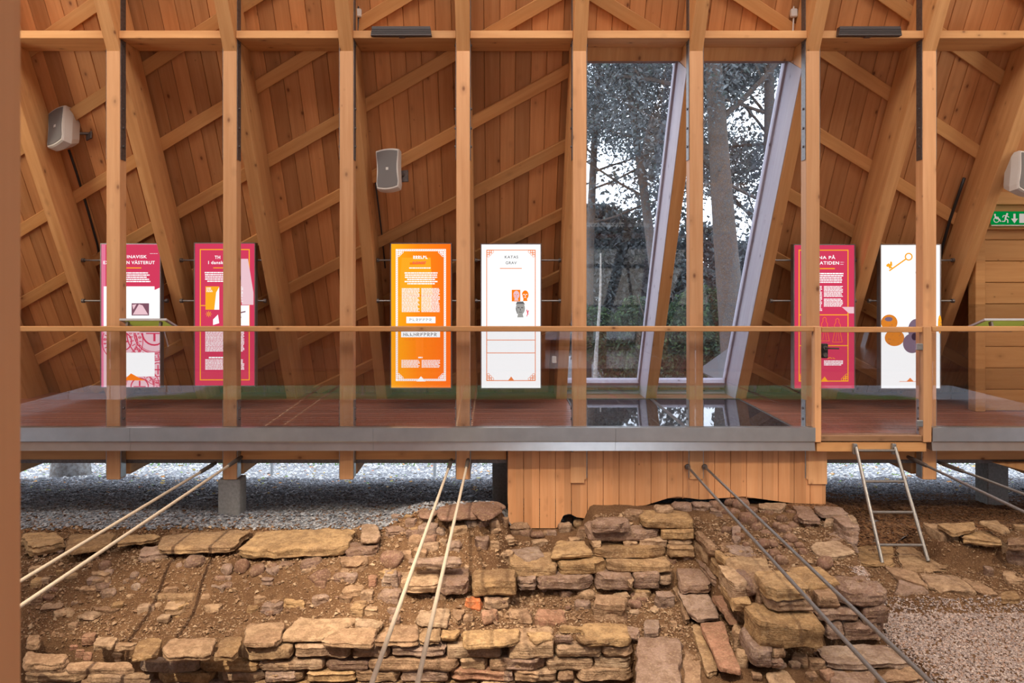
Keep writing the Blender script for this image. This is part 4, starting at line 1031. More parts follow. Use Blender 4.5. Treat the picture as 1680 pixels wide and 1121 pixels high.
def rock(name, quad, zt, th, mat, seed, k=9, amp=.014, n=(14, 11, 7), tops=(0, 0, 0, 0)):
    """stone whose outline is four ground points (back left, back right, front right, front left), top height zt, thickness th"""
    r = random.Random(seed); c = sum((Vector((q[0], q[1], 0)) for q in quad), Vector())/4
    Q = [Vector((q[0]-c.x, q[1]-c.y, 0)) for q in quad]
    sz = max((Q[0]-Q[2]).length, (Q[1]-Q[3]).length); a = min(amp, sz*.065)
    nx, ny, nz_ = n; vid = {}; vs = []; fs = []
    off = Vector((r.uniform(0, 90), r.uniform(0, 90), r.uniform(0, 90)))
    # chipped corners and a wavy outline
    ph = [r.uniform(0, 6.28) for _ in range(4)]; cut = [r.choice((.02, .1, .25, .45))*r.uniform(.6, 1.2) for _ in range(4)]; k = k*1.5 if k > 3.6 else k; rc = 1 if k > 3.6 else .3
    def vert(i, j, l):
        if (i, j, l) in vid: return vid[(i, j, l)]
        u, v, w = 2*i/nx-1, 2*j/ny-1, 2*l/nz_-1
        s = (abs(u)**k+abs(v)**k+abs(w)**(k*.8))**(-1/k); s = min(s, 1.0)
        u2, v2, w2 = u*s, v*s, w*s
        # corner cuts
        q = (0 if v > 0 else 3) if u < 0 else (1 if v > 0 else 2)
        e_ = max(0, abs(u2)+abs(v2)-(2-cut[q]))*.5; u2 -= math.copysign(e_, u2); v2 -= math.copysign(e_, v2)
        fu, fv = (u2+1)/2, (v2+1)/2       # v=+1 is the back
        p = (Q[3]*(1-fu)+Q[2]*fu)*(1-fv)+(Q[0]*(1-fu)+Q[1]*fu)*fv
        z = w2*th/2
        z += (tops[0]*(1-fu)*fv+tops[1]*fu*fv+tops[2]*fu*(1-fv)+tops[3]*(1-fu)*(1-fv))*(w2*.5+.5)
        pp = p+Vector((0, 0, z)); s1 = noise.noise_vector(pp*4.5+off); s2 = noise.noise_vector(pp*13+off); s3 = noise.noise_vector(pp*34+off)
        d = Vector((s1.x*1.1+s2.x+s3.x*.4, s1.y*1.1+s2.y+s3.y*.4, (s1.z*.7+s2.z*.5+s3.z*.4)*min(1, th/.09)))*a
        s4 = abs(noise.noise(pp*8+off)); s5 = abs(noise.noise(pp*21+off*2))
        d -= pp.normalized()*(s4*1.0+s5*.8)*a*rc
        # layered sides
        side = max(abs(u2), abs(v2))
        if side > .8:
            lay = noise.noise(Vector((pp.x*1.2, pp.y*1.2, z*48))+off); pl = Vector((p.x, p.y, 0))
            if pl.length > 0: d += pl.normalized()*(math.floor(lay*4)/3)*a*.7*rc
        vs.append(pp+d); vid[(i, j, l)] = len(vs)-1; return len(vs)-1
    for i in range(nx):
        for j in range(ny):
            fs.append((vert(i, j, 0), vert(i, j+1, 0), vert(i+1, j+1, 0), vert(i+1, j, 0)))
            fs.append((vert(i, j, nz_), vert(i+1, j, nz_), vert(i+1, j+1, nz_), vert(i, j+1, nz_)))
    for l in range(nz_):
        for i in range(nx):
            fs.append((vert(i, 0, l), vert(i+1, 0, l), vert(i+1, 0, l+1), vert(i, 0, l+1)))
            fs.append((vert(i, ny, l), vert(i, ny, l+1), vert(i+1, ny, l+1), vert(i+1, ny, l)))
        for j in range(ny):
            fs.append((vert(0, j, l), vert(0, j, l+1), vert(0, j+1, l+1), vert(0, j+1, l)))
            fs.append((vert(nx, j, l), vert(nx, j+1, l), vert(nx, j+1, l+1), vert(nx, j, l+1)))
    me = bpy.data.meshes.new(name); me.from_pydata(vs, [], fs); me.materials.append(mat); me.shade_smooth()
    try: me.set_sharp_from_angle(angle=math.radians(38))
    except Exception: pass
    o = bpy.data.objects.new(name, me); o.location = (c.x, c.y, zt-th/2); COL.objects.link(o); return o
T5, T6, T7, T8, T9 = (0, 801, 3.5), (400, 801, 3.5), (800, 801, 3.5), (1200, 801, 3.5), (1060, 800, 3.493)
SEED = [100]
NAMED = {}
WORD = ['first', 'second', 'third', 'fourth', 'fifth', 'sixth', 'seventh', 'eighth', 'ninth', 'tenth', 'eleventh', 'twelfth', 'thirteenth', 'fourteenth', 'fifteenth', 'sixteenth', 'seventeenth', 'eighteenth', 'nineteenth', 'twentieth']
def g2(T, p): return (T[0]+p[0]/T[2], T[1]+p[1]/T[2])
STONES = []; SIT = set()
def reg_stone(o, grp, px, what): STONES.append((grp, px, what, o))
def F_(T, pts, fh, z, grp, mat='l', what='limestone slab', k=9, amp=.014, name='limestone_slab'):
    """slab lying flat: four top corners seen in the photo, height of its front edge"""
    g_ = [g2(T, p) for p in pts]; q = [atz(x, y, z) for x, y in g_]
    Yf = (q[2].y+q[3].y)/2; th = max(.045, fh/T[2]*Yf/F)
    if grp in SIT:
        fy = (g_[2][1]+g_[3][1])/2+fh/T[2]*.6; pp = hit((g_[2][0]+g_[3][0])/2, fy); z = pp.z+th*.8; q = [atz(x, y, z) for x, y in g_]; th += .04
    SEED[0] += 1; o = rock(name, [(v.x, v.y) for v in q], z, th, MT[mat], SEED[0], k, amp)
    reg_stone(o, grp, sum(x for x, y in g_)/4, what); return o
def W_(T, x0, y0, x1, y1, Yf, grp, mat='l', dep=.30, what='limestone block', amp=.013, name='limestone_block'):
    """stone of a coursed wall whose face stands at depth Yf"""
    a, b_ = g2(T, (x0, y0)), g2(T, (x1, y1)); SEED[0] += 1; r = random.Random(SEED[0]); y = Yf+r.uniform(-.02, .015)
    A, B_ = P(*a, y), P(*b_, y); e = .006
    o = rock(name, [(A.x-e, y+dep), (B_.x+e, y+dep), (B_.x+e, y), (A.x-e, y)], A.z+e*.5, A.z-B_.z+e, MT[mat], SEED[0], 7, amp, (12, 6, 6), tuple(r.uniform(-.012, .012) for _ in range(4)))
    reg_stone(o, grp, (a[0]+b_[0])/2, what); return o
def hit(px, py, y0=4.4):
    y = y0
    while y < 9:
        p = P(px, py, y)
        if hbase(p.x, y) >= p.z: return p
        y += .01
    return P(px, py, 7)
def R_(T, x0, y0, x1, y1, grp, mat='c', what='rounded stone', k=2.8, sink=.25, name='rubble_stone', amp=.02):
    """loose stone: its box in the photo, resting on the ground"""
    a, b_ = g2(T, (x0, y0)), g2(T, (x1, y1)); cx_ = (a[0]+b_[0])/2; p = hit(cx_, b_[1]-(b_[1]-a[1])*.15)
    w_ = (b_[0]-a[0])*p.y/F; h_ = (b_[1]-a[1])*p.y/F; SEED[0] += 1; r = random.Random(SEED[0])
    dp = max(w_*.75, h_*.8); th = h_*.88; yaw = r.uniform(-.35, .35); cs, sn = math.cos(yaw), math.sin(yaw)
    q = []
    for sx, sy in ((-1, 1), (1, 1), (1, -1), (-1, -1)):
        lx, ly = sx*w_/2*r.uniform(.85, 1.05), sy*dp/2*r.uniform(.85, 1.05); q.append((p.x+lx*cs-ly*sn, p.y+dp*.35+lx*sn+ly*cs))
    big = w_ > .12
    o = rock(name, q, p.z+th*(1-sink), th, MT[mat], SEED[0], k, amp, (9, 8, 6) if big else (6, 6, 5))
    reg_stone(o, grp, cx_, what); return o

# --- back edge of the left part: large yellowish slabs
g0 = 'yellow slabs along the top of the left ruin wall'
for T, q, fh, w_ in ((T5, [(120, 252), (335, 250), (385, 300), (150, 345)], 60, 'cracked yellow brown slab'),
                 (T5, [(405, 264), (672, 257), (640, 330), (352, 362)], 30, 'yellow slab'),
                 (T5, [(690, 265), (922, 254), (925, 284), (668, 322)], 20, 'short yellow slab'),
                 (T5, [(932, 262), (1462, 230), (1330, 340), (900, 345)], 40, 'long yellow slab'),
                 (T5, [(1480, 240), (2062, 228), (1985, 330), (1345, 362)], 62, 'longest yellow brown slab')):
    F_(T, q, fh, -.82, g0, 'y', w_, 8, .02)
F_(T6, [(678, 205), (770, 208), (792, 292), (664, 298)], 20, -.80, g0, 'l', 'squat block ending the row of slabs')
# --- rubble in the left earth slope
g1 = 'stones in the left earth slope'; SIT.add(g1)
for T, x0, y0, x1, y1, m_, w_, k_ in (
 (T5, 562, 412, 632, 476, 'c', 'round brown stone', 3), (T5, 500, 478, 642, 522, 'l', 'flat pale stone', 5), (T5, 560, 512, 622, 578, 'l', 'square pale stone', 5), (T5, 498, 552, 566, 606, 'l', 'round pale stone', 3),
 (T5, 575, 575, 660, 632, 'm', 'wedge of grey stone', 4), (T5, 734, 478, 790, 536, 'm', 'upright egg shaped grey stone', 2.6), (T5, 746, 545, 815, 598, 'm', 'rounded grey stone', 3), (T5, 795, 515, 842, 556, 'c', 'small brown stone', 3),
 (T5, 776, 668, 882, 728, 'l', 'flat buff stone under the big block', 5), (T5, 938, 668, 1058, 738, 'l', 'angular buff stone under the big block', 6), (T5, 436, 728, 560, 776, 'l', 'flat brown stone', 5), (T5, 388, 770, 445, 818, 'l', 'small flat stone', 4),
 (T5, 214, 668, 336, 732, 'l', 'tilted flat stone', 5), (T5, 898, 735, 970, 778, 'l', 'small wedge of stone', 4), (T5, 1255, 430, 1335, 505, 'm', 'round mauve stone', 2.6), (T5, 1248, 500, 1330, 540, 'm', 'rough mauve stone', 4), (T5, 1330, 404, 1432, 502, 'c', 'largest round cobble under the yellow slabs', 2.4), (T5, 1430, 432, 1522, 512, 'c', 'round brown cobble', 2.6),
 (T5, 1270, 540, 1332, 582, 'm', 'small mauve stone', 3), (T5, 1040, 393, 1172, 462, 'm', 'long rounded mauve stone', 3.5), (T5, 1090, 330, 1180, 390, 'm', 'round mauve stone under the slab edge', 3), (T5, 785, 345, 965, 430, 'm', 'broad mauve boulder', 4.5), (T5, 1000, 428, 1045, 470, 'm', 'small round mauve stone', 3),
 (T5, 1525, 430, 1590, 476, 'c', 'small brown cobble', 3), (T5, 1600, 428, 1685, 466, 'm', 'flat mauve stone', 4), (T5, 165, 512, 238, 592, 'y', 'square yellow stone beside the foreground post', 6), (T5, 236, 508, 285, 556, 'l', 'small buff stone', 4), (T5, 278, 565, 328, 608, 'c', 'small brown stone beside the tie rod', 3),
 (T5, 165, 600, 240, 690, 'l', 'low flat stone beside the foreground post', 5), (T5, 230, 610, 310, 668, 'c', 'dark brown stone', 4), (T5, 1495, 512, 1572, 558, 'm', 'squared mauve stone', 5), (T5, 1490, 665, 1618, 726, 'm', 'low mauve stone', 5), (T5, 1552, 645, 1602, 672, 'l', 'small pale wedge', 4), (T5, 1145, 600, 1200, 655, 'l', 'buff stone beside the tilted brick shaped block', 4),
 (T5, 282, 700, 430, 752, 'l', 'half buried stone', 4), (T5, 700, 520, 742, 560, 'm', 'small grey wedge', 4), (T5, 315, 468, 355, 508, 'y', 'small yellow stone', 4), (T5, 352, 485, 438, 545, 'y', 'round yellow stone behind the tie rod', 3.5)):
    R_(T, x0, y0, x1, y1, g1, m_, w_, k_)
F_(T5, [(872, 558), (1185, 532), (1110, 622), (852, 618)], 44, -1.02, g1, 'y', 'large flat topped block')
F_(T5, [(1212, 590), (1306, 590), (1272, 690), (1166, 690)], 28, -1.10, g1, 'l', 'brick shaped block lying askew', 10, .006)
F_(T5, [(520, 662), (640, 652), (698, 694), (545, 704)], 32, -1.12, g1, 'l', 'flat brown slab')
F_(T6, [(236, 588), (340, 592), (352, 658), (205, 658)], 38, -1.10, g1, 'y', 'squared yellow block')
g2_ = 'rubble stones between the yellow slabs and the centre'
for T, x0, y0, x1, y1, m_, w_, k_ in (
 (T6, 760, 352, 916, 472, 'c', 'largest smooth round cobble', 2.3), (T6, 372, 468, 512, 558, 'c', 'rounded brown cobble', 2.8), (T6, 550, 400, 706, 486, 'l', 'angular brown block', 6), (T6, 562, 330, 768, 408, 'm', 'layered grey block', 7), (T6, 320, 408, 440, 472, 'm', 'half buried grey stone', 4), (T6, 545, 480, 660, 548, 'm', 'half buried round stone', 3),
 (T6, 566, 556, 688, 632, 'l', 'broad buried stone', 4), (T6, 664, 582, 750, 668, 'l', 'squared buff stone', 5), (T6, 705, 500, 760, 582, 'r', 'upright reddish stone', 4), (T6, 795, 472, 890, 572, 'm', 'leaning grey block', 5), (T6, 770, 580, 905, 682, 'm', 'dark rounded block', 4), (T6, 612, 668, 696, 752, 'y', 'yellow angular stone', 5), (T6, 682, 684, 776, 748, 'l', 'pale stone', 4),
 (T6, 925, 165, 992, 236, 'm', 'upright grey block', 6), (T6, 996, 150, 1095, 212, 'l', 'buff block on top of the mound', 6), (T6, 1000, 205, 1110, 290, 'm', 'grey brown block', 6), (T6, 945, 265, 1030, 350, 'l', 'buff block crossed by the tie rod', 5), (T6, 970, 345, 1055, 415, 'l', 'rounded buff stone', 4), (T6, 1090, 222, 1155, 276, 'm', 'round grey stone', 3), (T6, 1175, 205, 1278, 280, 'l', 'pale square block', 6),
 (T6, 1255, 172, 1352, 234, 'm', 'smooth oval stone', 2.6), (T6, 1030, 285, 1095, 342, 'm', 'small dark stone', 3), (T6, 1405, 172, 1476, 252, 'l', 'rough buff stone', 4), (T6, 1470, 166, 1520, 232, 'l', 'small buff stone', 4), (T6, 1320, 272, 1415, 362, 'm', 'broad mauve stone', 4.5), (T6, 1410, 300, 1472, 356, 'l', 'small stone', 4), (T6, 1150, 300, 1250, 375, 'm', 'grey stone between the rods', 4),
 (T6, 1120, 290, 1175, 335, 'l', 'small buff stone between the rods', 4), (T6, 1480, 270, 1560, 330, 'l', 'small rough stone', 4), (T6, 1380, 620, 1525, 700, 'l', 'flat pale stone on the ledge', 5), (T6, 1350, 705, 1465, 782, 'r', 'rounded pinkish stone on the ledge', 3.5), (T6, 1515, 720, 1660, 786, 'l', 'square pale block on the ledge', 6), (T6, 1255, 725, 1320, 790, 'l', 'small block behind the tie rod', 5),
 (T6, 1090, 604, 1172, 652, 'l', 'small pale stone under the flat block', 4), (T6, 820, 688, 880, 740, 'm', 'small stone left of the tie rod', 4), (T6, 835, 735, 900, 782, 'm', 'rounded stone on the ledge left of the tie rod', 4), (T6, 800, 230, 935, 300, 'm', 'low dark boulder', 4)):
    R_(T, x0, y0, x1, y1, g2_, m_, w_, k_)
R_(T6, 1262, 640, 1370, 706, g2_, 'b', 'single orange red brick', 8, .2, 'red_brick', .01)
F_(T6, [(1110, 88), (1500, 60), (1495, 130), (1095, 190)], 30, -.64, g2_, 'c', 'broad brown boulder under the grey pier', 3.5, .03, 'boulder')
F_(T6, [(1290, 100), (1400, 60), (1500, 100), (1370, 195)], 30, -.62, g2_, 'c', 'brown boulder beside the cladding', 3.5, .03, 'boulder')
F_(T6, [(1010, 100), (1180, 85), (1090, 160), (1000, 160)], 22, -.66, g2_, 'c', 'low brown boulder at the gravel edge', 3.5, .02, 'boulder')
# --- middle courses behind the two rods
g3 = 'blocks of the short course behind the centre rods'
F_(T6, [(900, 475), (1120, 462), (1120, 546), (905, 552)], 62, -1.02, g3, 'l', 'buff block with a broad top')
F_(T6, [(1130, 470), (1290, 455), (1300, 548), (1128, 550)], 70, -1.02, g3, 'm', 'buff block beside the dark rod shadow')
W_(T6, 1305, 540, 1566, 625, 6.15, g3, 'y', what='long yellow block')
F_(T6, [(950, 398), (1240, 388), (1260, 425), (940, 430)], 20, -.88, g3, 'm', 'thin dark slab above the course')
# --- front row of flat slabs on the lower wall
g4 = 'flat slabs on top of the lower wall'
for T, q, fh, m_, w_ in (
 (T5, [(150, 838), (236, 836), (222, 902), (140, 902)], 30, 'l', 'small slab beside the foreground post'), (T5, [(140, 932), (402, 945), (372, 1012), (130, 1012)], 52, 'l', 'broad rough slab beside the foreground post'),
 (T5, [(560, 850), (692, 855), (640, 905), (525, 908)], 26, 'l', 'thin cracked slab'), (T5, [(800, 872), (958, 842), (902, 962), (738, 974)], 30, 'y', 'smooth yellow slab'),
 (T5, [(660, 880), (808, 878), (760, 905), (655, 912)], 20, 'l', 'narrow slab'), (T5, [(958, 862), (1256, 850), (1202, 962), (912, 962)], 40, 'l', 'long pale slab'), (T5, [(1262, 860), (1392, 850), (1356, 962), (1224, 962)], 40, 'y', 'square yellow slab'),
 (T5, [(1412, 775), (1652, 758), (1606, 890), (1392, 890)], 28, 'l', 'raised pale slab'), (T5, [(385, 1000), (762, 992), (772, 1040), (370, 1038)], 36, 'l', 'long low slab'),
 (T6, [(300, 742), (655, 738), (470, 850), (208, 858)], 26, 'l', 'large pale slab'), (T6, [(560, 800), (772, 790), (736, 896), (412, 892)], 22, 'l', 'wide slab with a curved crack'), (T6, [(640, 742), (822, 758), (775, 802), (640, 790)], 14, 'l', 'thin broken slab'),
 (T6, [(850, 778), (1004, 776), (1006, 872), (742, 876)], 42, 'l', 'thick slab crossed by the tie rod'), (T6, [(1012, 812), (1128, 808), (1128, 874), (1012, 882)], 26, 'y', 'small cracked slab'), (T6, [(1132, 808), (1244, 808), (1226, 852), (1130, 852)], 16, 'y', 'small thin slab'),
 (T6, [(1012, 690), (1192, 690), (1172, 782), (975, 770)], 24, 'l', 'pale square block between the rods'), (T6, [(1200, 690), (1274, 690), (1240, 772), (1192, 722)], 20, 'l', 'pale broken block'), (T6, [(1252, 812), (1582, 800), (1582, 882), (1262, 898)], 36, 'y', 'layered crumbling slab'),
 (T7, [(215, 820), (360, 815), (375, 860), (262, 880)], 14, 'y', 'thin yellow slab with a grey edge'), (T7, [(385, 838), (482, 838), (486, 862), (378, 862)], 22, 'm', 'small grey slab'), (T7, [(500, 850), (640, 820), (700, 872), (548, 882)], 34, 'y', 'yellow slab under the pink block'), 
 (T7, [(405, 785), (650, 785), (646, 806), (400, 808)], 22, 'y', 'long thin yellow slab'), (T7, [(680, 786), (790, 786), (796, 846), (680, 850)], 24, 'l', 'square buff paver'), (T7, [(790, 788), (870, 800), (872, 850), (800, 848)], 16, 'm', 'second buff paver'), (T7, [(900, 745), (990, 750), (985, 830), (890, 838)], 10, 'm', 'flat mauve paver')):
    F_(T, q, fh, -1.225 if T is T5 or T is T6 else -1.235, g4, m_, w_)
for x0, y0, x1, y1 in ((392, 890, 456, 942), (422, 908, 490, 990), (478, 930, 532, 986), (455, 835, 540, 900)):
    R_(T5, x0, y0, x1, y1, 'red rubble on the lower wall at the left', 'r', 'small reddish stone', 4)
R_(T5, 628, 935, 708, 996, g4, 'l', 'broken rough lump on the slabs', 5)
# --- lower wall face, course by course
YF = 5.60
def course(T_, row, gname, mats, Y=YF, dep=.3):
    for k, (x0, y0, x1, y1) in enumerate(row): W_(T_, x0, y0, x1, y1, Y, gname, mats[k % len(mats)], dep)
c1 = 'face stones in the top course of the lower wall'; c2 = 'face stones in the second course of the lower wall'; c3 = 'face stones in the third course of the lower wall'; c4 = 'face stones in the lowest seen course of the lower wall'
course(T5, [(1360, 920, 1672, 988)], c1, 'y')
course(T6, [(285, 915, 602, 978), (615, 918, 836, 978), (842, 920, 1152, 972), (1160, 915, 1482, 985)], c1, 'llml')
course(T7, [(112, 900, 388, 984), (392, 922, 662, 978), (667, 925, 834, 978)], c1, 'lll'); W_(T7, 555, 872, 834, 920, YF, c1, 'y')
course(T5, [(165, 1045, 365, 1075), (780, 1010, 1130, 1070), (1132, 1002, 1476, 1060), (1482, 1000, 1665, 1052)], c2, 'lmyl')
course(T6, [(80, 1000, 456, 1052), (463, 1000, 710, 1055), (716, 985, 1232, 1055), (1240, 990, 1396, 1048), (1405, 990, 1690, 1052)], c2, 'lmll')
course(T7, [(90, 990, 332, 1055), (340, 985, 606, 1055), (612, 980, 832, 1045)], c2, 'mll')
course(T5, [(120, 1080, 470, 1125), (485, 1085, 872, 1130), (880, 1078, 1212, 1125), (1222, 1070, 1506, 1122), (1512, 1070, 1700, 1120)], c3, 'llylm')
course(T6, [(110, 1066, 336, 1118), (360, 1065, 636, 1122), (642, 1062, 890, 1118), (896, 1060, 1172, 1118), (1178, 1055, 1552, 1112), (1556, 1060, 1690, 1118)], c3, 'lylmrl')
course(T7, [(92, 1060, 150, 1112), (156, 1060, 396, 1116), (404, 1062, 500, 1118), (522, 1055, 834, 1116)], c3, 'mlll')
x = 150
rr = random.Random(12)
while x < 3700:
    w_ = rr.uniform(190, 380); W_(T5, x, 1128, min(x+w_, 3720), 1190, YF, c4, rr.choice('lylm')); x += w_+8
# --- back wall courses under the cladding
b1 = 'blocks of the back wall under the cladding'
F_(T7, [(610, 160), (800, 158), (820, 205), (585, 205)], 58, -.67, b1, 'm', 'big squared block at the top left', 6)
W_(T7, 890, 180, 1192, 234, 6.72, b1, 'y', what='long yellow block in the top course')
W_(T7, 580, 250, 998, 308, 6.68, b1, 'm', what='longest mauve block in the second course'); W_(T7, 1005, 248, 1196, 300, 6.68, b1, 'y', what='yellow block at the right end of the second course')
W_(T7, 785, 308, 866, 346, 6.66, b1, 'l', what='small filler stone in the thin course'); W_(T7, 870, 300, 1030, 345, 6.66, b1, 'l', what='flat filler stone in the thin course'); W_(T7, 1040, 300, 1180, 340, 6.68, b1, 'l', what='pale filler stone in the thin course')
W_(T7, 600, 318, 656, 356, 6.64, b1, 'l', what='knob of stone at the left of the thin course')
F_(T7, [(385, 300), (560, 300), (606, 372), (358, 388)], 32, -.92, b1, 'y', 'yellow slab with a broad top')
W_(T7, 614, 358, 1032, 408, 6.58, b1, 'y', what='long orange yellow block in the fourth course'); W_(T7, 1040, 345, 1192, 406, 6.6, b1, 'y', what='short orange yellow block in the fourth course')
R_(T7, 1130, 360, 1190, 415, b1, 'c', 'round brown cobble against the right hand wall', 2.5)
W_(T7, 125, 440, 402, 514, 6.44, b1, 'y', what='yellow block at the left of the fifth course'); W_(T7, 405, 435, 684, 498, 6.46, b1, 'y', what='yellow block in the middle of the fifth course'); W_(T7, 690, 430, 1062, 488, 6.48, b1, 'y', what='yellow block at the right of the fifth course')
W_(T7, 174, 525, 282, 590, 6.36, b1, 'm', what='short grey block in the sixth course'); W_(T7, 288, 512, 606, 586, 6.38, b1, 'm', what='long grey block in the sixth course'); W_(T7, 620, 505, 836, 592, 6.4, b1, 'm', what='grey block right of the middle in the sixth course'); W_(T7, 838, 500, 992, 580, 6.42, b1, 'm', what='grey block at the right of the sixth course')
W_(T7, 992, 510, 1068, 560, 6.46, b1, 'l', what='small pale block at the right of the sixth course')
F_(T7, [(110, 350), (300, 330), (326, 392), (230, 425)], 20, -.98, b1, 'm', 'pointed tilted slab')
F_(T7, [(800, 486), (840, 520), (832, 560), (780, 500)], 8, -1.10, b1, 'l', 'thin slanted sliver')
g6 = 'stones on the earth ledge below the back wall'; SIT.add(g6)
F_(T7, [(276, 690), (430, 690), (458, 746), (268, 758)], 38, -1.19, g6, 'r', 'flat pink stone')
for x0, y0, x1, y1, m_, w_, k_ in ((600, 632, 812, 782, 'l', 'largest angular boulder', 5), (115, 720, 262, 786, 'l', 'square buff block', 6), (516, 588, 622, 642, 'l', 'flat oval stone', 3.5), (800, 646, 888, 698, 'c', 'round brown stone', 2.8), (962, 590, 1082, 702, 'm', 'big mauve boulder beside the kerb', 4.5), (500, 650, 600, 720, 'm', 'half buried stone', 4),
 (412, 580, 480, 636, 'm', 'small grey stone under the wall', 4), (380, 595, 408, 620, 'l', 'tiny pale stone', 4), (935, 690, 990, 732, 'l', 'small pale stone near the kerb', 4), (1045, 760, 1095, 805, 'l', 'small pale stone in the passage', 4), (820, 700, 880, 745, 'l', 'pale stone', 4), (740, 610, 800, 640, 'l', 'flat thin stone', 4), (10, 620, 120, 700, 'm', 'rounded stone beside the rod shadow', 4), (0, 700, 60, 780, 'r', 'pinkish square stone', 5)):
    R_(T7, x0, y0, x1, y1, g6, m_, w_, k_)
g7 = 'rubble under the lower edge of the cladding'
for x0, y0, x1, y1, m_, w_, k_ in ((130, 200, 246, 282, 'l', 'squared pale stone', 5), (240, 248, 334, 298, 'c', 'oval brown stone', 2.8), (405, 195, 488, 264, 'l', 'wedge shaped stone', 5), (442, 152, 498, 208, 'c', 'round brown cobble', 2.6), (490, 170, 562, 234, 'y', 'rounded yellow stone', 3), (335, 240, 402, 280, 'm', 'small grey stone', 4), (785, 120, 902, 200, 'l', 'angular stone', 4), (955, 94, 1072, 178, 'l', 'large rounded block', 4), (900, 130, 952, 172, 'y', 'small yellow stone', 4), (1070, 75, 1180, 140, 'm', 'rounded mauve stone', 3), (1180, 85, 1300, 140, 'm', 'low mauve stone', 4), (510, 220, 600, 300, 'l', 'pale rubble lump', 4), (250, 300, 350, 345, 'l', 'rough low stone', 4)):
    R_(T7, x0, y0, x1, y1, g7, m_, w_, k_)
# --- kerb of slabs running towards the camera
g8 = 'kerb slabs beside the right hand wall'
F_(T7, [(1068, 425), (1215, 415), (1300, 555), (1112, 570)], 50, -1.08, g8, 'm', 'square mauve slab at the far end')
F_(T7, [(1085, 570), (1240, 560), (1340, 740), (1165, 745)], 30, -1.16, g8, 'm', 'layered grey slab')
F_(T7, [(1212, 770), (1352, 758), (1462, 1045), (1330, 1030)], 30, -1.17, g8, 'r', 'long salmon pink slab', 9, .008)
F_(T7, [(1288, 612), (1345, 610), (1440, 770), (1390, 760)], 20, -1.10, g8, 'r', 'narrow reddish slab against the wall')
F_(T7, [(1060, 560), (1090, 560), (1170, 745), (1140, 755)], 40, -1.22, g8, 'l', 'thin upright edge slab')
F_(T7, [(1165, 770), (1212, 770), (1330, 1040), (1260, 1060)], 40, -1.24, g8, 'y', 'ragged yellow edge slab')
F_(T9, [(250, 900), (330, 900), (440, 1110), (360, 1110)], 40, -1.32, g8, 'y', 'ragged low edge slab at the bottom')
F_(T7, [(845, 842), (1115, 850), (1120, 1240), (845, 1240)], 60, -1.24, g8, 'm', 'great flat grey paving slab at the bottom', 9, .02)
F_(T7, [(1122, 900), (1230, 1000), (1260, 1240), (1125, 1240)], 40, -1.27, g8, 'l', 'earth covered slab in the passage')
# --- right hand wall: left face
g9 = 'stones in the left face of the right hand wall'
def face(Y0, Y1, zt, zb, m_, what):
    xa, xb = interp(XL, Y0)-.02, interp(XL, Y1)-.02; X_ = (xa+xb)/2
    SEED[0] += 1; o = rock('limestone_block', [(xb, Y1), (xb+.3, Y1), (xa+.3, Y0), (xa, Y0)], zt, zt-zb, MT[m_], SEED[0], 7, .016, (6, 12, 6))
    reg_stone(o, g9, CX+X_*F/((Y0+Y1)/2), what+' '+['near the top', 'low down'][zt < -.95])
for zt, zb, cuts in ((-.77, -.87, (5.42, 5.75, 6.3, 6.75, 7.15)), (-.875, -.99, (5.44, 6.0, 6.4, 7.0)), (-.995, -1.10, (5.42, 5.8, 6.2, 6.8)), (-1.105, -1.22, (5.42, 5.9, 6.5))):
    for a, b_ in zip(cuts, cuts[1:]): face(a+.01, b_-.01, zt, zb, random.Random(a*b_).choice('lmly'), 'buff stone facing the kerb')
# --- right hand wall: top and front
ga = 'capping slabs of the right hand wall'
F_(T8, [(-50, 322), (105, 320), (150, 385), (10, 388)], 22, -.76, ga, 'm', 'flat mauve capping slab')
F_(T8, [(-40, 392), (195, 392), (285, 560), (0, 520)], 30, -.755, ga, 'y', 'largest yellow brown capping slab with a rod shadow')
F_(T8, [(300, 455), (512, 447), (640, 546), (380, 556)], 72, -.75, ga, 'y', 'thick yellow brown capping block')
F_(T8, [(625, 530), (850, 524), (906, 590), (655, 602)], 78, -.77, ga, 'm', 'thick mauve corner block')
F_(T8, [(430, 308), (622, 296), (722, 370), (510, 402)], 42, -.74, ga, 'l', 'broad buff block with a brown cobble before it')
F_(T8, [(545, 145), (700, 150), (735, 178), (530, 200)], 46, -.70, ga, 'l', 'block at the far right corner')
F_(T8, [(462, 98), (630, 104), (682, 148), (520, 152)], 22, -.66, ga, 'm', 'grey slab at the far corner')
F_(T8, [(345, 98), (450, 98), (522, 188), (395, 182)], 26, -.68, ga, 'm', 'mauve slab near the cladding')
F_(T8, [(150, 85), (318, 82), (300, 122), (160, 118)], 26, -.66, ga, 'l', 'buff slab touching the cladding')
F_(T8, [(560, 240), (660, 238), (700, 290), (520, 300)], 20, -.76, ga, 'm', 'low mauve slab')
F_(T8, [(650, 440), (740, 440), (812, 510), (640, 515)], 16, -.82, ga, 'm', 'thin mauve wedge')
F_(T8, [(-8, 212), (60, 205), (60, 300), (8, 300)], 20, -.73, ga, 'm', 'rough mauve edge block', 5)
gb = 'front face stones of the right hand wall'
def FW(x0, y0, x1, y1, m_, what, Y=5.36): W_(T8, x0, y0, x1, y1, Y, gb, m_, .35, what, .016)
FW(215, 580, 470, 650, 'y', 'crumbly yellow block', 5.22); FW(225, 652, 480, 712, 'l', 'flat layered block', 5.25); FW(230, 715, 376, 786, 'm', 'square mauve block', 5.28); FW(378, 712, 492, 776, 'm', 'small mauve block', 5.3)
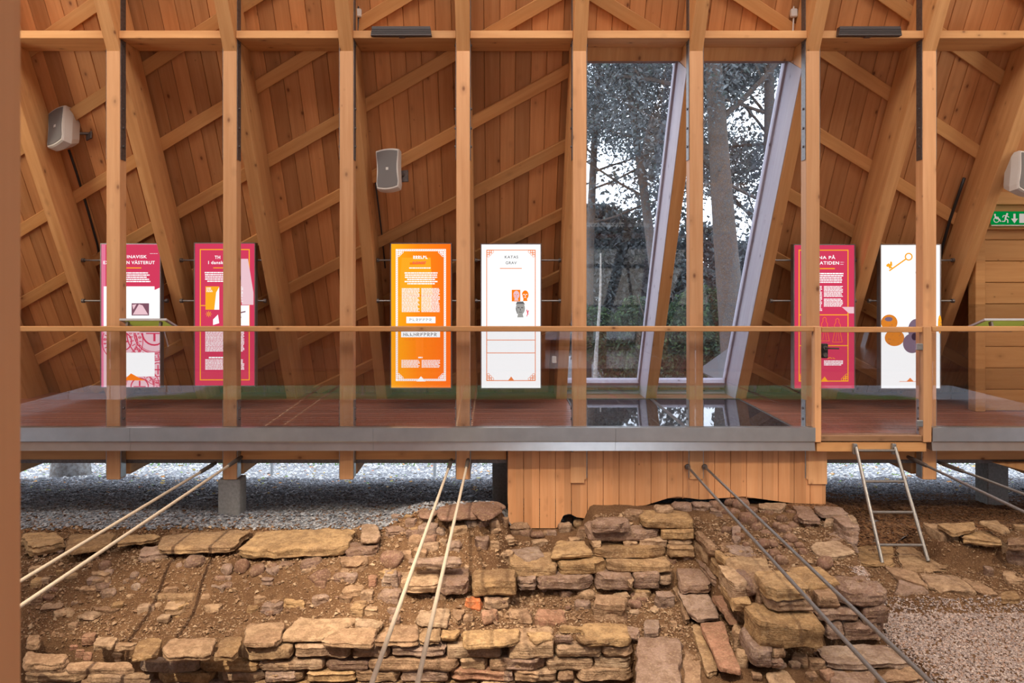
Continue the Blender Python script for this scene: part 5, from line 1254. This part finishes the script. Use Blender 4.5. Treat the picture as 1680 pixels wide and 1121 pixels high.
FW(500, 625, 630, 700, 'l', 'shadowed block under the cap'); FW(640, 612, 905, 680, 'm', 'block under the mauve corner'); FW(500, 702, 748, 772, 'm', 'flat mauve block'); FW(752, 690, 906, 792, 'm', 'square corner block'); FW(555, 780, 640, 872, 'm', 'upright mauve block'); FW(642, 780, 906, 884, 'm', 'large lower corner block')
F_(T8, [(95, 716), (212, 718), (240, 790), (120, 838)], 88, -.98, gb, 'y', 'tall yellow corner block'); FW(150, 785, 548, 926, 'y', 'longest thick block at the bottom', 5.12)
FW(0, 540, 88, 640, 'l', 'crumbling stack stone', 5.45); FW(90, 575, 158, 622, 'm', 'small round stone', 5.42); FW(20, 645, 110, 720, 'y', 'layered yellow stone', 5.42); FW(160, 585, 215, 700, 'l', 'narrow stone', 5.4)
R_(T8, 25, 820, 146, 968, gb, 'l', 'pale broken lump standing on edge', 5, .1); R_(T8, 40, 945, 114, 1060, gb, 'l', 'grey edged pale block', 6, .1)
FW(135, 935, 245, 1040, 'm', 'dark grey block', 5.05); FW(248, 930, 330, 990, 'l', 'pale grey block', 5.1); FW(240, 995, 300, 1045, 'm', 'small grey block', 5.05)
gc = 'stones on the lower step of the right hand wall'
F_(T8, [(470, 905), (880, 890), (1060, 1000), (560, 1012)], 40, -1.14, gc, 'm', 'broad mauve step slab', 9, .02)
F_(T8, [(930, 1005), (1110, 1005), (1190, 1080), (810, 1090)], 70, -1.17, gc, 'l', 'rounded pale slab at the bottom edge', 6, .02)
F_(T8, [(560, 1015), (860, 1010), (800, 1160), (560, 1160)], 40, -1.2, gc, 'm', 'low mauve slab at the bottom edge')
F_(T8, [(200, 1060), (330, 1040), (420, 1180), (230, 1180)], 40, -1.2, gc, 'l', 'pale slab at the bottom edge')
for x0, y0, x1, y1, m_, w_ in ((452, 985, 552, 1062, 'l', 'angular pale stone'), (350, 950, 455, 1030, 'l', 'round pale stone'), (330, 1000, 400, 1040, 'm', 'small stone'), (250, 995, 320, 1050, 'm', 'grey stone'), (520, 1050, 610, 1115, 'r', 'rough reddish stone'), (510, 1010, 570, 1050, 'l', 'small pale stone'), (115, 1060, 180, 1110, 'l', 'small loose stone'), (430, 1060, 500, 1118, 'l', 'broken stone')):
    R_(T8, x0, y0, x1, y1, gc, m_, w_, 5)
gd = 'red cobbles on top of the right hand wall'
rr = random.Random(5)
cob = [(55, 278, 34), (195, 320, 40), (252, 376, 36), (300, 422, 42), (215, 145, 46), (300, 176, 36), (150, 226, 40), (245, 318, 34), (410, 182, 44), (455, 205, 38), (312, 240, 48), (105, 180, 56), (348, 292, 40), (22, 140, 34), (60, 92, 50), (0, 85, 40), (345, 150, 34), (180, 190, 34), (120, 130, 36), (270, 215, 30), (395, 330, 28), (205, 260, 30), (420, 370, 34), (90, 330, 26), (360, 215, 32), (-40, 130, 40), (-90, 95, 36), (480, 170, 30), (330, 330, 26), (-30, 240, 30)]
for x, y, r_ in cob: R_(T8, x-r_, y-r_*.78, x+r_, y+r_*.78, gd, 'c', 'rounded reddish cobble '+('in the back half' if y < 200 else 'in the front half'), 2.6)
R_(T8, 500, 388, 606, 476, gd, 'c', 'largest dark round cobble before the buff block', 2.3); R_(T8, -120, 120, -40, 165, gd, 'm', 'square pale stone among the cobbles', 5)
ge = 'stacked stones at the right end of the right hand wall'
for x0, y0, x1, y1, Y in ((660, 222, 736, 262, 6.5), (668, 262, 738, 310, 6.45), (690, 312, 738, 375, 6.35)): W_(T8, x0, y0, x1, y1, Y, ge, 'm', .3, 'grey stacked stone')
# --- ledge with the ladder
gf = 'slabs of the ledge under the ladder'
F_(T8, [(960, 500), (1070, 525), (1145, 598), (928, 596)], 50, -1.01, gf, 'm', 'square brown block at the left end')
F_(T8, [(1075, 478), (1300, 498), (1425, 590), (1145, 575)], 62, -1.0, gf, 'l', 'long buff slab')
F_(T8, [(1302, 505), (1470, 550), (1536, 605), (1425, 592)], 62, -1.0, gf, 'l', 'buff end slab')
F_(T8, [(1545, 590), (1630, 585), (1680, 640), (1540, 640)], 30, -1.03, gf, 'y', 'dark yellow block beyond the end')
F_(T8, [(722, 320), (930, 318), (942, 436), (728, 436)], 14, -.985, gf, 'y', 'yellow slab left of the ladder foot', 6, .025)
F_(T8, [(935, 318), (1205, 316), (1275, 455), (965, 475)], 14, -.985, gf, 'y', 'broad yellow slab between the ladder feet', 6, .025)
F_(T8, [(870, 440), (1060, 470), (1140, 570), (930, 500)], 14, -.99, gf, 'l', 'buff slab in front of the ladder')
gg = 'stones of the low wall at the right edge'
F_(T8, [(1168, 205), (1395, 190), (1402, 235), (1268, 258)], 28, -.70, gg, 'y', 'long yellow slab on top')
F_(T8, [(1422, 186), (1520, 180), (1612, 236), (1545, 248)], 18, -.66, gg, 'y', 'rough yellow slab on top')
F_(T8, [(1325, 245), (1490, 240), (1562, 308), (1322, 285)], 40, -.75, gg, 'y', 'squared yellow block')
F_(T8, [(1575, 280), (1680, 278), (1760, 325), (1580, 325)], 40, -.74, gg, 'l', 'pale block at the picture edge')
W_(T8, 1312, 325, 1582, 428, 6.5, gg, 'm', .35, 'big mauve block low in the face'); W_(T8, 1205, 262, 1320, 380, 6.62, gg, 'l', .3, 'crumbling rubble block'); W_(T8, 1600, 372, 1740, 462, 6.4, gg, 'm', .3, 'mauve block at the picture edge'); W_(T8, 1560, 335, 1600, 375, 6.45, gg, 'l', .2, 'small filler stone')
F_(T8, [(1535, 465), (1690, 480), (1720, 530), (1590, 535)], 50, -.98, gg, 'l', 'pale wedge shaped block in front')
R_(T8, 1465, 445, 1515, 515, gg, 'm', 'narrow upright stone', 5); R_(T8, 1638, 208, 1700, 262, gg, 'y', 'rounded yellow stone at the picture edge', 4)
# --- few extra loose stones
rr = random.Random(21); gh = 'small loose stones lying on the brown earth'; n_ = 0
while n_ < 46:
    px, py = rr.uniform(50, 1000), rr.uniform(905, 1005)
    if 640 < px < 830 and rr.random() < .6: py = rr.uniform(860, 990)
    s = rr.uniform(6, 15); R_((0, 0, 1), px, py, px+s, py+s*.75, gh, 'lmlc'[n_ % 4], ['small loose buff stone', 'small loose mauve stone', 'small loose squarish buff stone', 'small loose brown stone'][n_ % 4], 5 if n_ % 4 == 2 else 3.4, .3); n_ += 1

gi, gj = 'rubble packed into the mound and the back wall', 'rubble in the lower part of the left slope'
rr = random.Random(77); n_ = 0
while n_ < 84:
    a_ = n_ < 58
    px, py = (rr.uniform(636, 1130), rr.uniform(846, 985)) if a_ else (rr.uniform(50, 640), rr.uniform(905, 1000))
    if px > 830 and py < 862: continue
    s = rr.uniform(14, 34)
    R_((0, 0, 1), px-s/2, py-s*.35, px+s/2, py+s*.35, gi if a_ else gj, 'lmlcym'[n_ % 6], ['buff', 'mauve', 'squarish buff', 'brown', 'yellowish', 'rounded mauve'][n_ % 6]+' rubble stone', 6 if n_ % 6 in (2, 4) else 4, .42); n_ += 1
short_extra = {gi: 'of the central mound', gj: 'low in the left slope'}
# labels: one of its kind by look, else by order within its group
short = {g0: 'in the row along the top of the left ruin wall', g1: 'in the left earth slope', g2_: 'in the rubble mound left of the board cladding', g3: 'in the short course behind the centre rods', g4: 'on top of the lower wall', c1: 'of the top face course of the lower wall', c2: 'of the second face course of the lower wall', c3: 'of the third face course of the lower wall', c4: 'of the lowest course of the lower wall', b1: 'of the back wall', g6: 'on the earth ledge', g7: 'under the cladding edge', g8: 'of the kerb', g9: '', ga: 'on the right hand wall', gb: 'in the front of the right hand wall', gc: 'on the lowest step at right', gd: 'on top of the right hand wall', ge: 'at the far right end of the right hand wall', gf: 'of the ledge under the ladder', gg: 'of the low wall at the right edge'}
short.update(short_extra)
from collections import defaultdict
bk = defaultdict(list)
for s in STONES: bk[(s[0], s[2])].append(s)
for (grp, what), L_ in bk.items():
    L_.sort(key=lambda s: s[1])
    for k, (gq, px, wq, o) in enumerate(L_):
        if grp == gh: lab = '%s from the left in the left earth slope, %s' % (WORD[k], what)
        elif len(L_) == 1: lab = what+' '+short.get(grp, 'on the lower wall')
        else: lab = '%s %s, %s from the left' % (what, short.get(grp, 'on the lower wall'), WORD[k] if k < 20 else 'number %d' % (k+1))
        lab = ' '.join(lab.split()[:16])
        tag(o, lab.strip(), 'cobble' if 'cobble' in what else 'brick' if 'brick' == o.name[-5:] else 'stone', grp)
# ============================================================ OUTSIDE
FENCEM = plain('fence_wire', (.55, .57, .58), .4, .6)
BARK = limestone('grey_bark', [(.06, .065, .075), (.09, .096, .108), (.12, .125, .138)], .03, False)
BIRCH = limestone('white_bark', [(.35, .36, .36), (.6, .6, .6), (.2, .2, .2)], .01, False)
def fence(Y, z0, z1, lab, x0=-11, x1=12, mat=FENCEM):
    t = empty('wire_fence', (0, Y, z0), lab, 'fence'); H = z1-z0; m = MB(); p = .075; x = x0-H
    while x < x1:
        for s in (1, -1):
            a = Vector((x if s > 0 else x+H, 0, 0)); b_ = Vector((x+H if s > 0 else x, 0, H)); m.tube([a, b_], .0022, 3, cap=False)
        x += p
    m.build('wire_mesh', mat, t)
    x = x0
    while x <= x1: q = MB(); q.tube([(x, 0, -.1), (x, 0, H+.05)], .025, 8); q.build('fence_post', mat, t); x += 2.5
fence(10.9, -1.43, -.25, 'wire mesh fence on the ground behind the building')
fence(K-11.5, -1.5, .6, 'wire mesh fence behind the camera')

def leafmat(name, cols, tr=.25):
    m, t, b, o = new_mat(name); g = G(t); ge = g.n('ShaderNodeNewGeometry')
    c = g.ramp(ge.outputs['Random Per Island'], [(i/(len(cols)-1), c_) for i, c_ in enumerate(cols)])
    t.nodes.remove(b); df = g.n('ShaderNodeBsdfDiffuse'); tl = g.n('ShaderNodeBsdfTranslucent'); g.L(c, df.inputs[0]); g.L(c, tl.inputs[0])
    mx = g.n('ShaderNodeMixShader'); mx.inputs[0].default_value = tr; g.L(df.outputs[0], mx.inputs[1]); g.L(tl.outputs[0], mx.inputs[2]); g.L(mx.outputs[0], o.inputs[0]); return m
LF1 = leafmat('grey_green_leaves', [(.09, .105, .115), (.16, .185, .20), (.12, .14, .15), (.25, .285, .31), (.09, .12, .105)])
LF2 = leafmat('green_leaves', [(.045, .07, .055), (.07, .12, .075), (.12, .19, .09), (.06, .085, .07), (.09, .13, .10)])
def leaves(parent, name, n, sampler, size, mat, seed):
    r = random.Random(seed); m = MB(); V_ = []; F2 = []
    for q in range(n):
        p = sampler(r)
        if p is None: continue
        s = size*r.uniform(.6, 1.3); M_ = Euler((r.uniform(-1.1, 1.1), r.uniform(-1.1, 1.1), r.uniform(0, 6.28))).to_matrix()
        k = len(V_); V_ += [p+M_ @ Vector((-s, 0, 0)), p+M_ @ Vector((0, -s*.5, s*.15)), p+M_ @ Vector((s, 0, 0)), p+M_ @ Vector((0, s*.5, s*.15))]
        F2 += [(k, k+1, k+2), (k, k+2, k+3)]
    me = bpy.data.meshes.new(name); me.from_pydata([tuple(v) for v in V_], [], F2); me.materials.append(mat)
    o = bpy.data.objects.new(name, me); COL.objects.link(o); o.parent = parent; return o
def branch(m, p, d, r0_, L, depth, rnd, tips):
    pts = [p]; rad = [r0_]; n = 5; q = p.copy(); dd = d.normalized()
    for k in range(n):
        dd = (dd+Vector((rnd.uniform(-.2, .2), rnd.uniform(-.2, .2), rnd.uniform(-.08, .16)))).normalized(); q = q+dd*L/n; pts.append(q.copy()); rad.append(r0_*(1-.6*(k+1)/n))
        if depth > 0 and k >= 1 and rnd.random() < .8:
            sd = (dd+Vector((rnd.uniform(-1, 1), rnd.uniform(-1, 1), rnd.uniform(-.3, .6)))).normalized(); branch(m, q.copy(), sd, rad[-1]*.6, L*.6, depth-1, rnd, tips)
    m.tube(pts, rad, 7 if depth > 0 else 4, cap=False)
    if depth <= 1: tips += pts[2:]
def tree(x, y, z0, H, r0_, lab, mat, seed, nl, lf, size=.11, lean=(0, 0), spread=1.6, first=.25, nb=11, crown=None, L0=.36):
    rnd = random.Random(seed); t = empty('tree', (x, y, z0), lab, 'tree', 'trees seen through the windows')
    m = MB(); pts = []; rad = []
    for k in range(13):
        u = k/12; pts.append(Vector((lean[0]*u+.04*math.sin(u*5+seed)*min(1, u*3), lean[1]*u, H*u))); rad.append(r0_*(1.15 if k == 0 else 1)*(1-.7*u))
    m.tube(pts, rad, 14); m.build('trunk', mat, t, smooth=True)
    tips = []; m = MB()
    for k in range(nb):
        u = first+(1-first)*k/nb; a = rnd.uniform(0, 6.28); i0 = min(11, int(u*12)); p = pts[i0].lerp(pts[i0+1], u*12-i0)
        branch(m, p, Vector((math.cos(a), math.sin(a), rnd.uniform(.1, .7))), r0_*.30*(1-.5*u), H*L0*(1.1-u*.6), 2, rnd, tips)
    m.build('branches', mat, t, smooth=True)
    leaves(t, 'foliage', nl, lambda r: r.choice(tips)+Vector((r.gauss(0, spread*.3), r.gauss(0, spread*.3), r.gauss(0, spread*.22)-.1)), size, lf, seed+50)
    return t
tree(6.57, 19.5, -2.0, 15, .40, 'tall grey beech trunk in the right window', BARK, 3, 20000, LF1, .075, (-1.1, 0), 1.5, .42)
tree(8.2, 21.5, -2.0, 15, .26, 'second grey beech trunk close to the right window frame', BARK, 8, 22000, LF1, .075, (.2, .5), 1.5, .33)
tree(5.6, 23, -2.1, 15, .20, 'grey tree with spreading branches in the left window', BARK, 11, 40000, LF1, .08, (-2.2, 0), 1.7, .42, 14)
tree(3.0, 25, -2.1, 14, .20, 'dense dark tree at the left of the left window', BARK, 15, 38000, LF1, .085, (.6, 0), 1.8, .40, 14)
tree(10.6, 26, -2.1, 15, .30, 'large dark tree behind the right window frame', BARK, 19, 14000, LF1, .11, (-1, 0), 1.8, .25, 12)
tree(2.75, 20.5, -2.0, 4.3, .07, 'thin white birch stem low in the left window', BIRCH, 23, 0, LF2, .07, (.15, 0), .8, .5, 0)
tree(-6.5, 10.75, -1.45, 7, .25, 'thick tree trunk behind the fence at the far left', BIRCH, 31, 100, LF1, .1, (0, 0), 1, .6, 4)
def bush(x, y, z0, w_, d_, h_, n, lf, lab, seed, size=.10):
    t = empty('bush', (x, y, z0), lab, 'bush', 'bushes behind the windows')
    m = MB(); r = random.Random(seed)
    for k in range(9):
        a = r.uniform(0, 6.28); m.tube([(0, 0, 0), (math.cos(a)*w_*.2, math.sin(a)*d_*.2, h_*.45), (math.cos(a)*w_*.36, math.sin(a)*d_*.36, h_*.85)], [.05, .03, .01], 5)
    m.build('stems', BARK, t)
    lobes = [(r.uniform(-.75, .75)*w_/2, r.uniform(-.6, .6)*d_/2, r.uniform(.15, .8)*h_, r.uniform(.22, .36)) for _ in range(16)]
    def smp(r):
        a, b_, c_, s = r.choice(lobes); v = Vector((r.gauss(0, 1), r.gauss(0, 1), r.gauss(0, 1))).normalized()*r.uniform(.6, 1)
        p = Vector((a+v.x*s*w_*.6, b_+v.y*s*d_*.6, c_+v.z*s*h_*.6)); return p if p.z > 0 else None
    leaves(t, 'foliage', n, smp, size, lf, seed+9)
bush(3.2, 29, -2.1, 7, 3, 7.2, 16000, LF1, 'pale grey green bush at the left of the left window', 41, .15)
bush(-2.8, 29.5, -2.1, 7.5, 3, 7.0, 14000, LF1, 'dark bush hidden behind the boarding left of the windows', 48, .15)
bush(8.0, 30, -2.1, 7.5, 3, 7.6, 16000, LF1, 'large dark bush between the windows', 42, .15)
bush(13.0, 30, -2.1, 7.5, 3, 7.6, 14000, LF1, 'dark bush behind the right window', 43, .15)
bush(5.6, 28, -2.1, 6, 3, 5.2, 14000, LF1, 'grey green bush in the middle of the left window', 47, .13)
bush(5.3, 21.8, -2.0, 3.2, 2, 3.6, 12000, LF2, 'bright green bush low between the windows', 44, .08)
bush(3.5, 22.6, -2.0, 3.6, 2, 3.0, 12000, LF2, 'dark green bush low in the left window', 45, .08)
bush(8.2, 23.5, -2.0, 4.6, 2, 3.8, 12000, LF2, 'dark green bush behind the neighbouring roof', 46, .08)
# neighbouring gable
t = empty('outbuilding', (7.6, 17.5, -1.95), 'low dark outbuilding with a white roof edge low in the right window', 'building')
A = P(1237, 624, 16); B_ = P(1262, 611, 16)
ridge = P(1330, 555, 16); eave = P(1225, 630, 16)
m = MB(); e0 = eave-Vector((7.6, 17.5, -1.95)); r0_ = ridge-Vector((7.6, 17.5, -1.95)); e2 = Vector((2*r0_.x-e0.x, e0.y, e0.z))
m.poly([e0, r0_, e2, Vector((e2.x, e2.y, 0)), Vector((e0.x, e0.y, 0))], 3.0); m.build('gable_wall', plain('dark_grey_boards', (.09, .09, .10), .8), t)
m = MB()
for a_, b_2 in ((e0, r0_), (e2, r0_)):
    d = (b_2-a_).normalized(); nrm = Vector((-d.z, 0, d.x)); nrm = nrm if nrm.z > 0 else -nrm
    s0 = a_-d*.25
    for y0, y1, n0, n1, mi in ((-.12, -.09, -.05, .09, 0), (-.09, 3.1, .0, .06, 1)):
        vs = [s0+nrm*n0+Vector((0, y0, 0)), b_2+nrm*n0+Vector((0, y0, 0)), b_2+nrm*n1+Vector((0, y0, 0)), s0+nrm*n1+Vector((0, y0, 0))]
        vs += [v+Vector((0, y1-y0, 0)) for v in vs]; m.add(vs, [(0, 1, 2, 3), (7, 6, 5, 4), (0, 4, 5, 1), (1, 5, 6, 2), (2, 6, 7, 3), (3, 7, 4, 0)], mi)
m.build('roof_edge', [plain('white_paint', (.7, .72, .75), .5), plain('dark_roofing', (.10, .10, .11), .7)], t)
# grass strip on the camera's side, seen in the railing reflections
GRS = leafmat('grass_blades', [(.10, .22, .06), (.18, .36, .10), (.26, .42, .16), (.14, .24, .10)], .3)
def grass(name, x0, x1, y0, y1, n, seed, lab):
    r = random.Random(seed); V_ = []; F2 = []
    for q in range(n):
        x, y = r.uniform(x0, x1), r.uniform(y0, y1); z = ground(x, y); h = r.uniform(.05, .13); a = r.uniform(0, 6.28); c_, s2 = math.cos(a)*.012, math.sin(a)*.012; k = len(V_)
        V_ += [(x-c_, y-s2, z), (x+c_, y+s2, z), (x+r.uniform(-.05, .05), y+r.uniform(-.05, .05), z+h)]; F2.append((k, k+1, k+2))
    me = bpy.data.meshes.new(name); me.from_pydata(V_, [], F2); me.materials.append(GRS); o = bpy.data.objects.new(name, me); COL.objects.link(o); tag(o, lab, 'grass', kind='stuff')
grass('grass', -9, 10, -9, -2.4, 60000, 1, 'grass outside behind the camera, seen in the glass reflections')
grass('grass', -12, 12, 12.2, 16, 9000, 2, 'sparse grass around the wire fence outside')

# drop leftovers
for o in list(bpy.data.objects):
    if o.type == 'MESH' and o.users == 0: bpy.data.objects.remove(o)
